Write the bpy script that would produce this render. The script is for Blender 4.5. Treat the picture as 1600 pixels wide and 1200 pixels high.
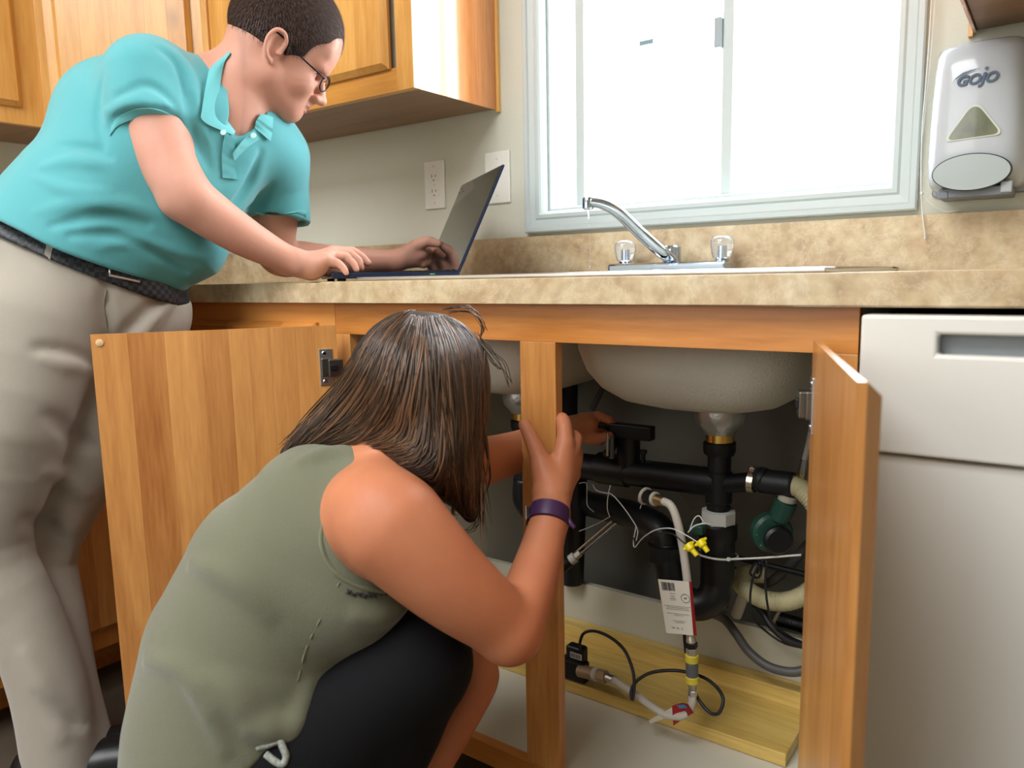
import bpy, bmesh, math, random
import numpy as np
from mathutils import Vector, Matrix, noise
random.seed(7); rng = np.random.default_rng(3)
PI = math.pi
for o in list(bpy.data.objects): bpy.data.objects.remove(o)
S = bpy.context.scene; COL = S.collection

# ------------------------------------------------------------------ camera
CAM = np.array([0.69258, -0.97872, 0.91941]); YAW, PITCH, ROLL, FPX = 0.62715, 0.13915, -0.01902, 1192.16
_f = np.array([-math.sin(YAW)*math.cos(PITCH), math.cos(YAW)*math.cos(PITCH), -math.sin(PITCH)])
_r = np.array([math.cos(YAW), math.sin(YAW), 0.0]); _u = np.cross(_r, _f)
CR = _r*math.cos(ROLL)+_u*math.sin(ROLL); CU = -_r*math.sin(ROLL)+_u*math.cos(ROLL); CF = _f
cd = bpy.data.cameras.new('camera'); cam = bpy.data.objects.new('camera', cd); COL.objects.link(cam)
cd.sensor_width = 36; cd.lens = FPX/1600*36; cd.clip_start = 0.02
cam.matrix_world = Matrix(((CR[0], CU[0], -CF[0], CAM[0]), (CR[1], CU[1], -CF[1], CAM[1]), (CR[2], CU[2], -CF[2], CAM[2]), (0, 0, 0, 1)))
cd.dof.use_dof = True; cd.dof.focus_distance = 1.35; cd.dof.aperture_fstop = 5.0
S.camera = cam
S.view_settings.view_transform = 'Standard'; S.view_settings.look = 'None'
S.view_settings.gamma = 1; S.view_settings.use_curve_mapping = False
S.view_settings.exposure = 0.06

# ------------------------------------------------------------------ light
W = bpy.data.worlds.new('world'); S.world = W; W.use_nodes = True
bg = W.node_tree.nodes['Background']; bg.inputs[0].default_value = (0.93, 0.97, 1.0, 1); bg.inputs[1].default_value = 6.0
def area(name, loc, target, sx, sy, power, col=(1, 1, 1), portal=False):
    l = bpy.data.lights.new(name, 'AREA'); l.shape = 'RECTANGLE'; l.size = sx; l.size_y = sy; l.energy = power; l.color = col
    o = bpy.data.objects.new(name, l); COL.objects.link(o); o.location = loc
    o.rotation_euler = (Vector(target)-Vector(loc)).to_track_quat('-Z', 'Y').to_euler()
    if portal: l.cycles.is_portal = True
    return o
area('window_daylight', (0.03, 1.25, 1.75), (0.0, -1.0, 0.9), 1.8, 1.6, 150, (0.90, 0.95, 1.0))
area('rear_fill', (-1.0, -3.3, 1.7), (-0.5, 0.3, 1.0), 2.4, 1.4, 38, (0.96, 0.98, 1.0))  # added fill light behind the camera; the wall there has no opening
area('overhead_fill', (-0.2, -1.5, 2.40), (-0.2, -1.3, 0), 1.6, 1.3, 70, (0.97, 0.985, 1.0))  # added soft light from above, standing in for ceiling bounce; no fixture modelled

# pixel helpers: a point on the sight line through photograph pixel (px, py), at a stated real depth
def ray(px, py): return CF + CR*(px-800)/FPX - CU*(py-600)/FPX
def AX(px, py, ax, v): d = ray(px, py); return CAM + d*((v-CAM[ax])/d[ax])
def Y(px, py, y): return AX(px, py, 1, y)
def Zp(px, py, z): return AX(px, py, 2, z)
def D(px, py, d): return CAM + ray(px, py)*d

# ------------------------------------------------------------------ materials
def hexl(h):
    h = h.lstrip('#'); v = [int(h[i:i+2], 16)/255 for i in (0, 2, 4)]
    return tuple((c/12.92 if c <= .04045 else ((c+.055)/1.055)**2.4) for c in v)+(1,)
MC = {}
def mat(name, col, rough=.5, metal=0, spec=.5, noise_amt=0, nscale=40, bump=0, bscale=200, coat=0, trans=0, ior=1.45, sss=0):
    if name in MC: return MC[name]
    m = bpy.data.materials.new(name); m.use_nodes = True; nt = m.node_tree; b = nt.nodes['Principled BSDF']
    c = hexl(col) if isinstance(col, str) else tuple(col)+(1,)
    b.inputs['Base Color'].default_value = c; b.inputs['Roughness'].default_value = rough; b.inputs['Metallic'].default_value = metal
    b.inputs['Specular IOR Level'].default_value = spec; b.inputs['Coat Weight'].default_value = coat
    b.inputs['Transmission Weight'].default_value = trans; b.inputs['IOR'].default_value = ior
    if sss: b.inputs['Subsurface Weight'].default_value = sss; b.inputs['Subsurface Radius'].default_value = (.012, .004, .002); b.inputs['Subsurface Scale'].default_value = 1
    tc = nt.nodes.new('ShaderNodeTexCoord')
    if noise_amt:
        n = nt.nodes.new('ShaderNodeTexNoise'); n.inputs['Scale'].default_value = nscale; n.inputs['Detail'].default_value = 4
        nt.links.new(tc.outputs['Object'], n.inputs[0])
        mx = nt.nodes.new('ShaderNodeMix'); mx.data_type = 'RGBA'
        mx.inputs[6].default_value = tuple(min(1, x*(1-noise_amt)) for x in c[:3])+(1,); mx.inputs[7].default_value = tuple(min(1, x*(1+noise_amt)) for x in c[:3])+(1,)
        nt.links.new(n.outputs[0], mx.inputs[0]); nt.links.new(mx.outputs[2], b.inputs['Base Color'])
    if bump:
        n = nt.nodes.new('ShaderNodeTexNoise'); n.inputs['Scale'].default_value = bscale; n.inputs['Detail'].default_value = 3
        nt.links.new(tc.outputs['Object'], n.inputs[0])
        bp = nt.nodes.new('ShaderNodeBump'); bp.inputs['Strength'].default_value = bump; bp.inputs['Distance'].default_value = .002
        nt.links.new(n.outputs[0], bp.inputs['Height']); nt.links.new(bp.outputs[0], b.inputs['Normal'])
    MC[name] = m; return m
def wood(name, dark, light, axis='Z', rough=.32, vary=.5, knots=.35):
    if name in MC: return MC[name]
    m = bpy.data.materials.new(name); m.use_nodes = True; nt = m.node_tree; L = nt.links; b = nt.nodes['Principled BSDF']
    N = nt.nodes.new
    tc = N('ShaderNodeTexCoord'); oi = N('ShaderNodeObjectInfo'); mp = N('ShaderNodeMapping')
    sc = {'X': (1.2, 14, 14), 'Y': (14, 1.2, 14), 'Z': (14, 14, 1.2)}[axis]; mp.inputs['Scale'].default_value = sc
    add = N('ShaderNodeVectorMath'); add.operation = 'MULTIPLY_ADD'; L.new(oi.outputs['Random'], add.inputs[1]); add.inputs[0].default_value = (37, 91, 53)
    L.new(tc.outputs['Object'], add.inputs[2]); L.new(add.outputs[0], mp.inputs[0])
    n1 = N('ShaderNodeTexNoise'); n1.inputs['Scale'].default_value = 1.3; n1.inputs['Detail'].default_value = 5; n1.inputs['Distortion'].default_value = 1.2; L.new(mp.outputs[0], n1.inputs[0])
    n2 = N('ShaderNodeTexNoise'); n2.inputs['Scale'].default_value = 12; n2.inputs['Detail'].default_value = 6; L.new(mp.outputs[0], n2.inputs[0])
    mul = N('ShaderNodeMath'); mul.operation = 'MULTIPLY'; mul.inputs[1].default_value = .42; L.new(n2.outputs[0], mul.inputs[0])
    ma = N('ShaderNodeMath'); ma.operation = 'MULTIPLY_ADD'; ma.inputs[1].default_value = .7; L.new(n1.outputs[0], ma.inputs[0]); L.new(mul.outputs[0], ma.inputs[2])
    rr = N('ShaderNodeMath'); rr.operation = 'MULTIPLY_ADD'; rr.inputs[1].default_value = vary; L.new(oi.outputs['Random'], rr.inputs[0]); L.new(ma.outputs[0], rr.inputs[2])
    cr = N('ShaderNodeValToRGB'); cr.color_ramp.elements[0].position = .36; cr.color_ramp.elements[1].position = .82+vary*.55
    cr.color_ramp.elements[0].color = hexl(dark); cr.color_ramp.elements[1].color = hexl(light); L.new(rr.outputs[0], cr.inputs[0])
    # knots
    mk = N('ShaderNodeMapping'); mk.inputs['Scale'].default_value = tuple(3.2 if s < 5 else 6 for s in sc); L.new(add.outputs[0], mk.inputs[0])
    v = N('ShaderNodeTexVoronoi'); v.inputs['Scale'].default_value = 1; L.new(mk.outputs[0], v.inputs[0])
    kr = N('ShaderNodeValToRGB'); kr.color_ramp.elements[0].position = 0.02; kr.color_ramp.elements[1].position = .13
    kr.color_ramp.elements[0].color = (1-knots, 1-knots, 1-knots, 1); kr.color_ramp.elements[1].color = (1, 1, 1, 1); L.new(v.outputs['Distance'], kr.inputs[0])
    mx = N('ShaderNodeMix'); mx.data_type = 'RGBA'; mx.blend_type = 'MULTIPLY'; mx.inputs[0].default_value = 1
    L.new(cr.outputs[0], mx.inputs[6]); L.new(kr.outputs[0], mx.inputs[7]); L.new(mx.outputs[2], b.inputs['Base Color'])
    bp = N('ShaderNodeBump'); bp.inputs['Strength'].default_value = .08; bp.inputs['Distance'].default_value = .001; L.new(n2.outputs[0], bp.inputs['Height']); L.new(bp.outputs[0], b.inputs['Normal'])
    b.inputs['Roughness'].default_value = rough; b.inputs['Specular IOR Level'].default_value = .5
    b.inputs['Coat Weight'].default_value = .25; b.inputs['Coat Roughness'].default_value = .25
    MC[name] = m; return m
WZ = wood('maple_vertical', '#a2602c', '#dd9f5a', 'Z', vary=.28, knots=.2); WX = wood('maple_horizontal', '#a55f22', '#da944a', 'X')
UZ = wood('upper_maple_vertical', '#bb7d30', '#e8b364', 'Z', vary=.3, knots=.3); UX = wood('upper_maple_horizontal', '#b67425', '#dfa552', 'X')
SZ = wood('cabinet_side_veneer', '#b0662c', '#dd9858', 'Z', rough=.16, vary=.1, knots=0); SZ.node_tree.nodes['Principled BSDF'].inputs['Coat Weight'].default_value = 1; SZ.node_tree.nodes['Principled BSDF'].inputs['Coat Roughness'].default_value = .12
PX = wood('pine_board', '#a98532', '#dfc070', 'X', rough=.6, vary=.15, knots=.6)
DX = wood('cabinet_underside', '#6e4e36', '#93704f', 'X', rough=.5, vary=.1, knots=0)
def laminate():
    m = bpy.data.materials.new('travertine_laminate'); m.use_nodes = True; nt = m.node_tree; L = nt.links; b = nt.nodes['Principled BSDF']; N = nt.nodes.new
    tc = N('ShaderNodeTexCoord')
    n1 = N('ShaderNodeTexNoise'); n1.inputs['Scale'].default_value = 16; n1.inputs['Detail'].default_value = 8; n1.inputs['Roughness'].default_value = .6; n1.inputs['Distortion'].default_value = .25; L.new(tc.outputs['Object'], n1.inputs[0])
    cr = N('ShaderNodeValToRGB'); e = cr.color_ramp.elements; e[0].position = .22; e[0].color = hexl('#a88d6e'); e[1].position = .80; e[1].color = hexl('#dccfb2')
    x = e.new(.45); x.color = hexl('#bda582'); x = e.new(.56); x.color = hexl('#c8b492'); L.new(n1.outputs[0], cr.inputs[0])
    n2 = N('ShaderNodeTexNoise'); n2.inputs['Scale'].default_value = 60; n2.inputs['Detail'].default_value = 5; L.new(tc.outputs['Object'], n2.inputs[0])
    c2 = N('ShaderNodeValToRGB'); c2.color_ramp.elements[0].position = .3; c2.color_ramp.elements[0].color = (.72, .68, .62, 1); c2.color_ramp.elements[1].position = .62; c2.color_ramp.elements[1].color = (1.08, 1.06, 1.02, 1); L.new(n2.outputs[0], c2.inputs[0])
    mx = N('ShaderNodeMix'); mx.data_type = 'RGBA'; mx.blend_type = 'MULTIPLY'; mx.inputs[0].default_value = .6; L.new(cr.outputs[0], mx.inputs[6]); L.new(c2.outputs[0], mx.inputs[7])
    n3 = N('ShaderNodeTexNoise'); n3.inputs['Scale'].default_value = 11; n3.inputs['Detail'].default_value = 10; n3.inputs['Roughness'].default_value = .7; n3.inputs['Distortion'].default_value = .6; L.new(tc.outputs['Object'], n3.inputs[0])
    c3 = N('ShaderNodeValToRGB'); q = c3.color_ramp.elements; q[0].position = .485; q[0].color = (0, 0, 0, 1); q[1].position = .50; q[1].color = (.32, .32, .32, 1); z = q.new(.515); z.color = (0, 0, 0, 1); L.new(n3.outputs[0], c3.inputs[0])
    m3 = N('ShaderNodeMix'); m3.data_type = 'RGBA'; m3.inputs[7].default_value = hexl('#e2d9c0'); L.new(c3.outputs[0], m3.inputs[0]); L.new(mx.outputs[2], m3.inputs[6])
    L.new(m3.outputs[2], b.inputs['Base Color']); b.inputs['Roughness'].default_value = .35
    return m
LAM = laminate()
WALL = mat('painted_wall', '#cfcfc1', .85, bump=.35, bscale=160, noise_amt=.03, nscale=6)
VIN = mat('white_vinyl', '#bcc6c6', .4)
WHT = mat('white_plastic', '#e6e5df', .3)
CHR = mat('chrome', (.50, .57, .67), .08, 1); STL = mat('brushed_steel', (.62, .62, .62), .3, 1); DST = mat('dark_steel', (.22, .21, .2), .3, 1)
BRS = mat('brass', (.75, .5, .12), .25, 1)
BLK = mat('black_abs', '#0b0b0e', .42); BLR = mat('black_rubber', '#17171a', .5)
FLR = mat('dark_floor', '#4a4036', .5, noise_amt=.4, nscale=8)
CABW = mat('white_melamine', '#c9c4b4', .5, noise_amt=.03, nscale=20)

# ------------------------------------------------------------------ mesh helpers
def link(name, me, m, parent=None, smooth=False, **kw):
    me.name = name; o = bpy.data.objects.new(name, me); COL.objects.link(o)
    if m is not None: me.materials.append(m)
    if parent is not None: o.parent = parent
    if smooth:
        for p in me.polygons: p.use_smooth = True
    for k, v in kw.items(): o[k] = v
    return o
def fin(name, bm, m, parent=None, smooth=False, **kw):
    me = bpy.data.meshes.new(name); bm.normal_update(); bm.to_mesh(me); bm.free(); return link(name, me, m, parent, smooth, **kw)
def thing(name, label, cat, group=None, loc=(0, 0, 0)):
    o = bpy.data.objects.new(name, None); COL.objects.link(o); o.empty_display_size = .05; o['label'] = label; o['category'] = cat; o.location = loc
    if group: o['group'] = group
    return o
def tag(o, label, cat, group=None):
    o['label'] = label; o['category'] = cat
    if group: o['group'] = group
    return o
def bxm(bm, lo, hi, bev=0, M=None, seg=2):
    r = bmesh.ops.create_cube(bm, size=1); vs = r['verts']; lo = Vector(lo); hi = Vector(hi)
    for v in vs: v.co = Vector(((v.co[i]+.5)*(hi[i]-lo[i])+lo[i]) for i in range(3))
    if bev:
        es = set(e for v in vs for e in v.link_edges)
        g = bmesh.ops.bevel(bm, geom=list(es), offset=bev, segments=seg, profile=.5, affect='EDGES'); vs = list({v for f in g['faces'] for v in f.verts} | {v for v in vs if v.is_valid})
    if M is not None: bmesh.ops.transform(bm, matrix=M, verts=vs)
    return vs
def box(name, lo, hi, m, parent=None, bev=.001, M=None, seg=2, **kw):
    bm = bmesh.new(); bxm(bm, lo, hi, bev, M, seg); return fin(name, bm, m, parent, False, **kw)
def spline(pts, n=8):
    P = [np.array(p, float) for p in pts]
    if len(P) < 3 or n <= 1: return P
    Q = [2*P[0]-P[1]]+P+[2*P[-1]-P[-2]]; out = []
    for i in range(1, len(Q)-2):
        for k in range(n):
            t = k/n; a, b, c, d = Q[i-1], Q[i], Q[i+1], Q[i+2]
            out.append(.5*((2*b)+(-a+c)*t+(2*a-5*b+4*c-d)*t*t+(-a+3*b-3*c+d)*t**3))
    out.append(P[-1]); return out
def tubem(bm, pts, r, sides=12, caps=True, ribs=None, flat=None):
    """sweep a circle along pts; r float or list; ribs=(pitch, amp) corrugates"""
    P = [Vector(p) for p in pts]; n = len(P); R = r if isinstance(r, (list, tuple, np.ndarray)) else [r]*n
    t0 = (P[1]-P[0]).normalized(); ref = Vector((0, 0, 1)) if abs(t0.z) < .9 else Vector((1, 0, 0)); nrm = t0.cross(ref).normalized(); rings = []
    for i in range(n):
        t = (P[min(i+1, n-1)]-P[max(i-1, 0)]).normalized(); nrm = (nrm-t*nrm.dot(t)).normalized(); bn = t.cross(nrm)
        fy = flat if flat else 1
        rings.append([bm.verts.new(P[i]+(nrm*math.cos(2*PI*k/sides)+bn*math.sin(2*PI*k/sides)*fy)*R[i]) for k in range(sides)])
    for a, b in zip(rings, rings[1:]):
        for k in range(sides): bm.faces.new((a[k], a[(k+1) % sides], b[(k+1) % sides], b[k]))
    if caps: bm.faces.new(rings[0][::-1]); bm.faces.new(rings[-1])
def tube(name, pts, r, m, parent=None, sides=14, n=8, **kw):
    bm = bmesh.new(); q = spline(pts, n)
    if isinstance(r, (list, tuple)):
        r = list(np.interp(np.linspace(0, 1, len(q)), np.linspace(0, 1, len(r)), r))
    tubem(bm, q, r, sides); o = fin(name, bm, m, parent, True, **kw); return o
def cyl(name, a, b, ra, m, parent=None, rb=None, sides=24, bev=.1, **kw):
    a = np.array(a, float); b = np.array(b, float); rb = ra if rb is None else rb; L = np.linalg.norm(b-a); e = min(bev*min(ra, rb), L*.3)/L
    bm = bmesh.new(); c = lambda t: a+(b-a)*t
    tubem(bm, [c(0), c(0), c(e), c(e)+1e-6, c(1-e), c(1-e)+1e-6, c(1), c(1)] if False else [c(0), c(e), c(1-e), c(1)], [ra-e*L, ra, rb, rb-e*L], sides)
    o = fin(name, bm, m, parent, True, **kw); autosmooth(o); return o
def autosmooth(o, ang=35):
    me = o.data; bm = bmesh.new(); bm.from_mesh(me)
    for e in bm.edges:
        if len(e.link_faces) == 2 and e.calc_face_angle(0) > math.radians(ang): e.smooth = False
    bm.to_mesh(me); bm.free()
    for p in me.polygons: p.use_smooth = True
def lathe(name, prof, c, m, parent=None, sides=32, axis=(0, 0, 1), **kw):
    """prof: list of (r, h) revolved about axis through c"""
    ax = Vector(axis).normalized(); ref = Vector((1, 0, 0)) if abs(ax.x) < .9 else Vector((0, 1, 0)); u = ax.cross(ref).normalized(); v = ax.cross(u); c = Vector(c)
    bm = bmesh.new(); rings = []
    for r, h in prof:
        r = max(r, 1e-4); rings.append([bm.verts.new(c+ax*h+(u*math.cos(2*PI*k/sides)+v*math.sin(2*PI*k/sides))*r) for k in range(sides)])
    for a, b in zip(rings, rings[1:]):
        for k in range(sides): bm.faces.new((a[k], a[(k+1) % sides], b[(k+1) % sides], b[k]))
    bm.faces.new(rings[0][::-1]); bm.faces.new(rings[-1]); bmesh.ops.recalc_face_normals(bm, faces=bm.faces)
    o = fin(name, bm, m, parent, True, **kw); autosmooth(o); return o
def text(name, s, size, M, m, parent=None, extrude=.0003, bold=0, shear=0, align='CENTER'):
    c = bpy.data.curves.new(name, 'FONT'); c.body = s; c.size = size; c.extrude = extrude; c.offset = bold; c.shear = shear; c.align_x = align; c.align_y = 'CENTER'
    o = bpy.data.objects.new(name, c); COL.objects.link(o); dg = bpy.context.evaluated_depsgraph_get(); me = bpy.data.meshes.new_from_object(o.evaluated_get(dg))
    bpy.data.objects.remove(o); me.transform(M); return link(name, me, m, parent)
def frameM(o, x, y):
    x = Vector(x).normalized(); z = x.cross(Vector(y)).normalized(); y = z.cross(x); o = Vector(o)
    return Matrix(((x.x, y.x, z.x, o.x), (x.y, y.y, z.y, o.y), (x.z, y.z, z.z, o.z), (0, 0, 0, 1)))
# ================================================================== STRUCTURE
WY = .61; LX = -1.84; RX = 2.6; BY = -3.6; CH = 2.45
wx0, wx1, wz0, wz1 = -.40, .463, 1.026, 1.98      # outer casing of the window
ox0, ox1, oz0, oz1 = -.352, .418, 1.075, 1.93     # opening
def struct(o): o['kind'] = 'structure'; return o
struct(box('floor', (LX-.1, BY, -.05), (RX, WY+.1, 0), FLR, bev=0))
struct(box('ceiling', (LX-.1, BY, CH), (RX, WY+.1, CH+.05), mat('ceiling_paint', '#dedbd0', .9), bev=0))
bm = bmesh.new()
for lo, hi in (((LX-.1, WY, 0), (ox0, WY+.065, CH)), ((ox1, WY, 0), (RX, WY+.065, CH)), ((ox0, WY, 0), (ox1, WY+.065, oz0)), ((ox0, WY, oz1), (ox1, WY+.065, CH))): bxm(bm, lo, hi)
struct(fin('wall_back', bm, WALL))
struct(box('wall_left', (LX-.1, BY, 0), (LX, WY, CH), WALL, bev=0)); struct(box('wall_right', (RX, BY, 0), (RX+.1, WY, CH), WALL, bev=0))
struct(box('wall_front', (LX-.1, BY-.1, 0), (RX+.1, BY, CH), WALL, bev=0))
# window: mitred casing with a stepped profile, vinyl frame, sashes, panes, latch
win = bpy.data.objects.new('window_1', None); COL.objects.link(win); win['kind'] = 'structure'
def ringframe(name, prof, x0, x1, z0, z1, m, parent):
    # prof: (inset from outer edge, y)
    bm = bmesh.new(); loops = []
    for ins, y in prof: loops.append([bm.verts.new(c) for c in ((x0+ins, y, z0+ins), (x1-ins, y, z0+ins), (x1-ins, y, z1-ins), (x0+ins, y, z1-ins))])
    for a, b in zip(loops, loops[1:]):
        for k in range(4): bm.faces.new((a[k], a[(k+1) % 4], b[(k+1) % 4], b[k]))
    bmesh.ops.recalc_face_normals(bm, faces=bm.faces); o = fin(name, bm, m, parent); return o
ringframe('window_casing', [(0, WY), (0, WY-.014), (.003, WY-.017), (.012, WY-.017), (.015, WY-.0125), (.030, WY-.010), (.034, WY-.014), (.042, WY-.014), (.046, WY-.010), (.048, WY-.006), (.0495, WY-.004), (.0495, WY+.017)], wx0, wx1, wz0, wz1, VIN, win)
ringframe('window_frame', [(0, WY+.02), (0, WY+.018), (.008, WY+.018), (.008, WY+.066)], ox0+.0005, ox1-.0005, oz0+.0005, oz1-.0005, VIN, win)
def bar(name, x0, x1, y0, y1): return box(name, (x0, y0, oz0+.012), (x1, y1, oz1-.01), VIN, win, bev=.002)
bar('sash_stile', -.280, -.256, WY+.03, WY+.055); bar('meeting_rail', .078, .101, WY+.03, WY+.06); bar('meeting_rail', .068, .085, WY+.0605, WY+.075)
GL = bpy.data.materials.new('window_glass'); GL.use_nodes = True; nt = GL.node_tree; nt.nodes.clear()
tr = nt.nodes.new('ShaderNodeBsdfTransparent'); gs = nt.nodes.new('ShaderNodeBsdfGlossy'); gs.inputs['Roughness'].default_value = .02; mxs = nt.nodes.new('ShaderNodeMixShader'); mxs.inputs[0].default_value = .06; out = nt.nodes.new('ShaderNodeOutputMaterial')
nt.links.new(tr.outputs[0], mxs.inputs[1]); nt.links.new(gs.outputs[0], mxs.inputs[2]); nt.links.new(mxs.outputs[0], out.inputs[0])
box('pane', (-.344, WY+.0505, oz0+.009), (.078, WY+.0535, oz1-.009), GL, win, bev=0); box('pane', (.09, WY+.044, oz0+.01), (.415, WY+.048, oz1-.01), GL, win, bev=0)
box('sash_latch', (.062, WY+.02, 1.385), (.078, WY+.045, 1.445), mat('latch_grey', '#9aa6ad', .4), win, bev=.003)
o = box('sticker', (-.122, WY+.046, 1.428), (-.088, WY+.050, 1.438), mat('sticker_grey', '#7f98a2', .6), win, bev=.0012)

# ================================================================== CABINETS
ZT = .8775   # top of base cabinets
def rot_z(M0, ang, c): return Matrix.Translation(c) @ Matrix.Rotation(ang, 4, 'Z')
def door_panel(name, w, h, parent, M, nboards, fm, style='raised', label=None, t=.019, seed=0, field=True):
    """door lying in local x (0..w), z (0..h), thickness along y (0..t, y=0 is the show face); built of staves"""
    d = bpy.data.objects.new(name, None); COL.objects.link(d); d.parent = parent; d.matrix_local = M
    rnd = random.Random(seed); cuts = [0]
    for i in range(nboards): cuts.append(cuts[-1]+rnd.uniform(.7, 1.4))
    cuts = [c/cuts[-1]*w for c in cuts]
    for i in range(nboards):
        a, b = cuts[i]+(.0001 if i else 0), cuts[i+1]-(.0001 if i < nboards-1 else 0)
        bm = bmesh.new(); vs = bxm(bm, (a, 0, 0), (b, t, h), 0)
        c = .012   # routed show-face edge
        for e in list(bm.edges):
            y = [v.co.y for v in e.verts]; z = [v.co.z for v in e.verts]; x = [v.co.x for v in e.verts]
            if max(y) < 1e-6 and ((min(z) > h-1e-6) or (max(z) < 1e-6) or (i == 0 and max(x) < 1e-6) or (i == nboards-1 and min(x) > w-1e-6)): e.select = True
        es = [e for e in bm.edges if e.select]
        bmesh.ops.bevel(bm, geom=es, offset=c, segments=3, profile=.25, affect='EDGES')
        fin('board', bm, fm, d)
    return d
# --- sink base cabinet
sb = thing('sink_base_cabinet', 'open maple sink base cabinet under the sink with two doors swung out', 'cabinet')
X0, X1 = -.427, .4955
box('rail', (X0, 0, .8195), (X1, .019, ZT), WX, sb, .0006)
box('stile', (X0, 0, .065), (-.3895, .019, .8195), WZ, sb, .0006); box('stile', (.4584, 0, .065), (X1, .019, .8195), WZ, sb, .0006)
box('centre_post', (0, 0, .103), (.066, .019, .8195), WZ, sb, .0008)
box('bottom_rail', (-.3895, 0, .062), (.4584, .019, .1025), WX, sb, .0006)
box('toe_kick', (X0, .075, 0), (X1, .09, .062), WX, sb, 0)
box('side_panel', (X0, .019, 0), (X0+.012, .60, ZT), CABW, sb, 0); box('side_panel', (X1-.012, .019, 0), (X1, .60, ZT), CABW, sb, 0)
box('cabinet_floor', (X0+.012, .019, .088), (X1-.012, .60, .1015), CABW, sb, 0); box('back_panel', (X0+.012, .597, .1015), (X1-.012, .603, ZT), mat('back_panel_grey', '#77736a', .7), sb, 0)
# left door: hinge at (-.405,-.022) swung to (-.63,-.354)
def swung(hx, hy, ex, ey, h, z0, n, seed, flip):
    a = math.atan2(ey-hy, ex-hx); w = math.hypot(ex-hx, ey-hy)
    M = Matrix.Translation((hx, hy, z0)) @ Matrix.Rotation(a, 4, 'Z') @ (Matrix.Diagonal((1, -1, 1, 1)) if flip else Matrix.Identity(4))
    return M, w
M, w = swung(-.405, -.022, -.632, -.352, 0, .10, 0, 0, False)
dl = door_panel('door', w, .738, sb, M, 9, WZ, seed=4); dl['label'] = 'left maple door swung wide open, inner face of glued staves with steel hinge'
# which side is inner: local y=0 face is the show face, facing the man; inner face (y=t) faces the camera
def euro_hinge(parent, x, z, yb, s):
    h = box('hinge', (x-.013, yb-.001, z-.034), (x+.011, yb+.002*s, z+.034), STL, parent, .001)
    def P(nm, lo, hi, m, b=.0015): box(nm, (x+lo[0], yb+min(lo[1]*s, hi[1]*s), z+lo[2]), (x+hi[0], yb+max(lo[1]*s, hi[1]*s), z+hi[2]), m, h, b)
    P('hinge_arm', (-.030, .001, -.017), (-.004, .015, .015), DST); P('hinge_cup', (-.010, .001, -.017), (.008, .008, .017), DST); P('spring', (-.02, .013, -.006), (-.006, .018, .006), BLK)
    for dz in (-.026, .026):
        p = (x+.002, yb+.002*s, z+dz); lathe('screw', [(0, 0), (.0042, 0), (.0042, .001), (.003, .002), (0, .002)], p, CHR, h, 12, (0, s, 0))
euro_hinge(dl, .022, .662, .019, 1); euro_hinge(dl, .022, .09, .019, 1)
lathe('bumper', [(0, 0), (.006, 0), (.006, .0015), (.004, .0022), (0, .0024)], (w-.013, .019, .738-.014), mat('clear_rubber', '#d6b78a', .3), dl, 16, (0, 1, 0))
M, w = swung(.468, -.020, .590, -.372, 0, .10, 0, 0, True)
dr = door_panel('door', w, .738, sb, M, 7, WZ, seed=9); dr['label'] = 'right maple door swung open edge-on towards the camera'
euro_hinge(dr, .022, .662, .019, 1); euro_hinge(dr, .022, .09, .019, 1)
for dz in (.80, .765, .745): pass
# hinge plates on the inside of the right stile
for z in (.755, .735, .712): box('hinge_plate', (.452, .0195, z-.007), (.4584, .026, z+.007), CHR, sb, .001)
# --- cabinets left of the sink base: back run with drawer front, corner filler, left run
cb = thing('drawer_base_cabinet', 'maple base cabinet left of the sink, drawer front mostly behind the open door', 'cabinet')
box('rail', (-1.03, 0, .832), (X0-.001, .019, ZT), WX, cb, .0006); box('stile', (-.47, 0, .065), (X0-.001, .019, .832), WZ, cb, .0006); box('stile', (-1.03, 0, .065), (-.95, .019, .832), WZ, cb, .0006)
box('rail', (-.95, 0, .70), (-.47, .019, .72), WX, cb, .0006)
M = Matrix.Translation((-.93, -.019, .70)); dd = door_panel('drawer_front', .455, .14, cb, M, 3, WX, seed=2)
M = Matrix.Translation((-.93, -.019, .09)); dd = door_panel('door', .455, .59, cb, M, 6, WZ, seed=12)
box('carcass', (-1.03, .02, .0), (X0-.001, .59, .84), CABW, cb, 0); box('toe_kick', (-1.03, .014, 0), (X0-.001, .0195, .062), WX, cb, 0)
lb = thing('side_base_cabinet', 'dark-shaded maple base cabinet behind the standing man', 'cabinet')
box('carcass', (LX+.002, -1.35, .1), (-1.052, .59, ZT), CABW, lb, 0)
box('face_frame', (-1.052, -1.35, .1), (-1.0335, -.001, ZT), wood('maple_side_run', '#a5601f', '#dc9a4c', 'Z'), lb, .0006)
box('toe_kick', (LX+.002, -1.35, 0), (-1.145, .59, .1), WX, lb, 0)
for k in range(3):
    M = Matrix.Translation((-1.0145, -1.33+k*.44, .145)) @ Matrix.Rotation(PI/2, 4, 'Z'); door_panel('door', .42, .55, lb, M, 5, WZ, seed=20+k)
    M = Matrix.Translation((-1.0145, -1.33+k*.44, .715)) @ Matrix.Rotation(PI/2, 4, 'Z'); door_panel('drawer_front', .42, .14, lb, M, 2, WX, seed=30+k)
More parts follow.
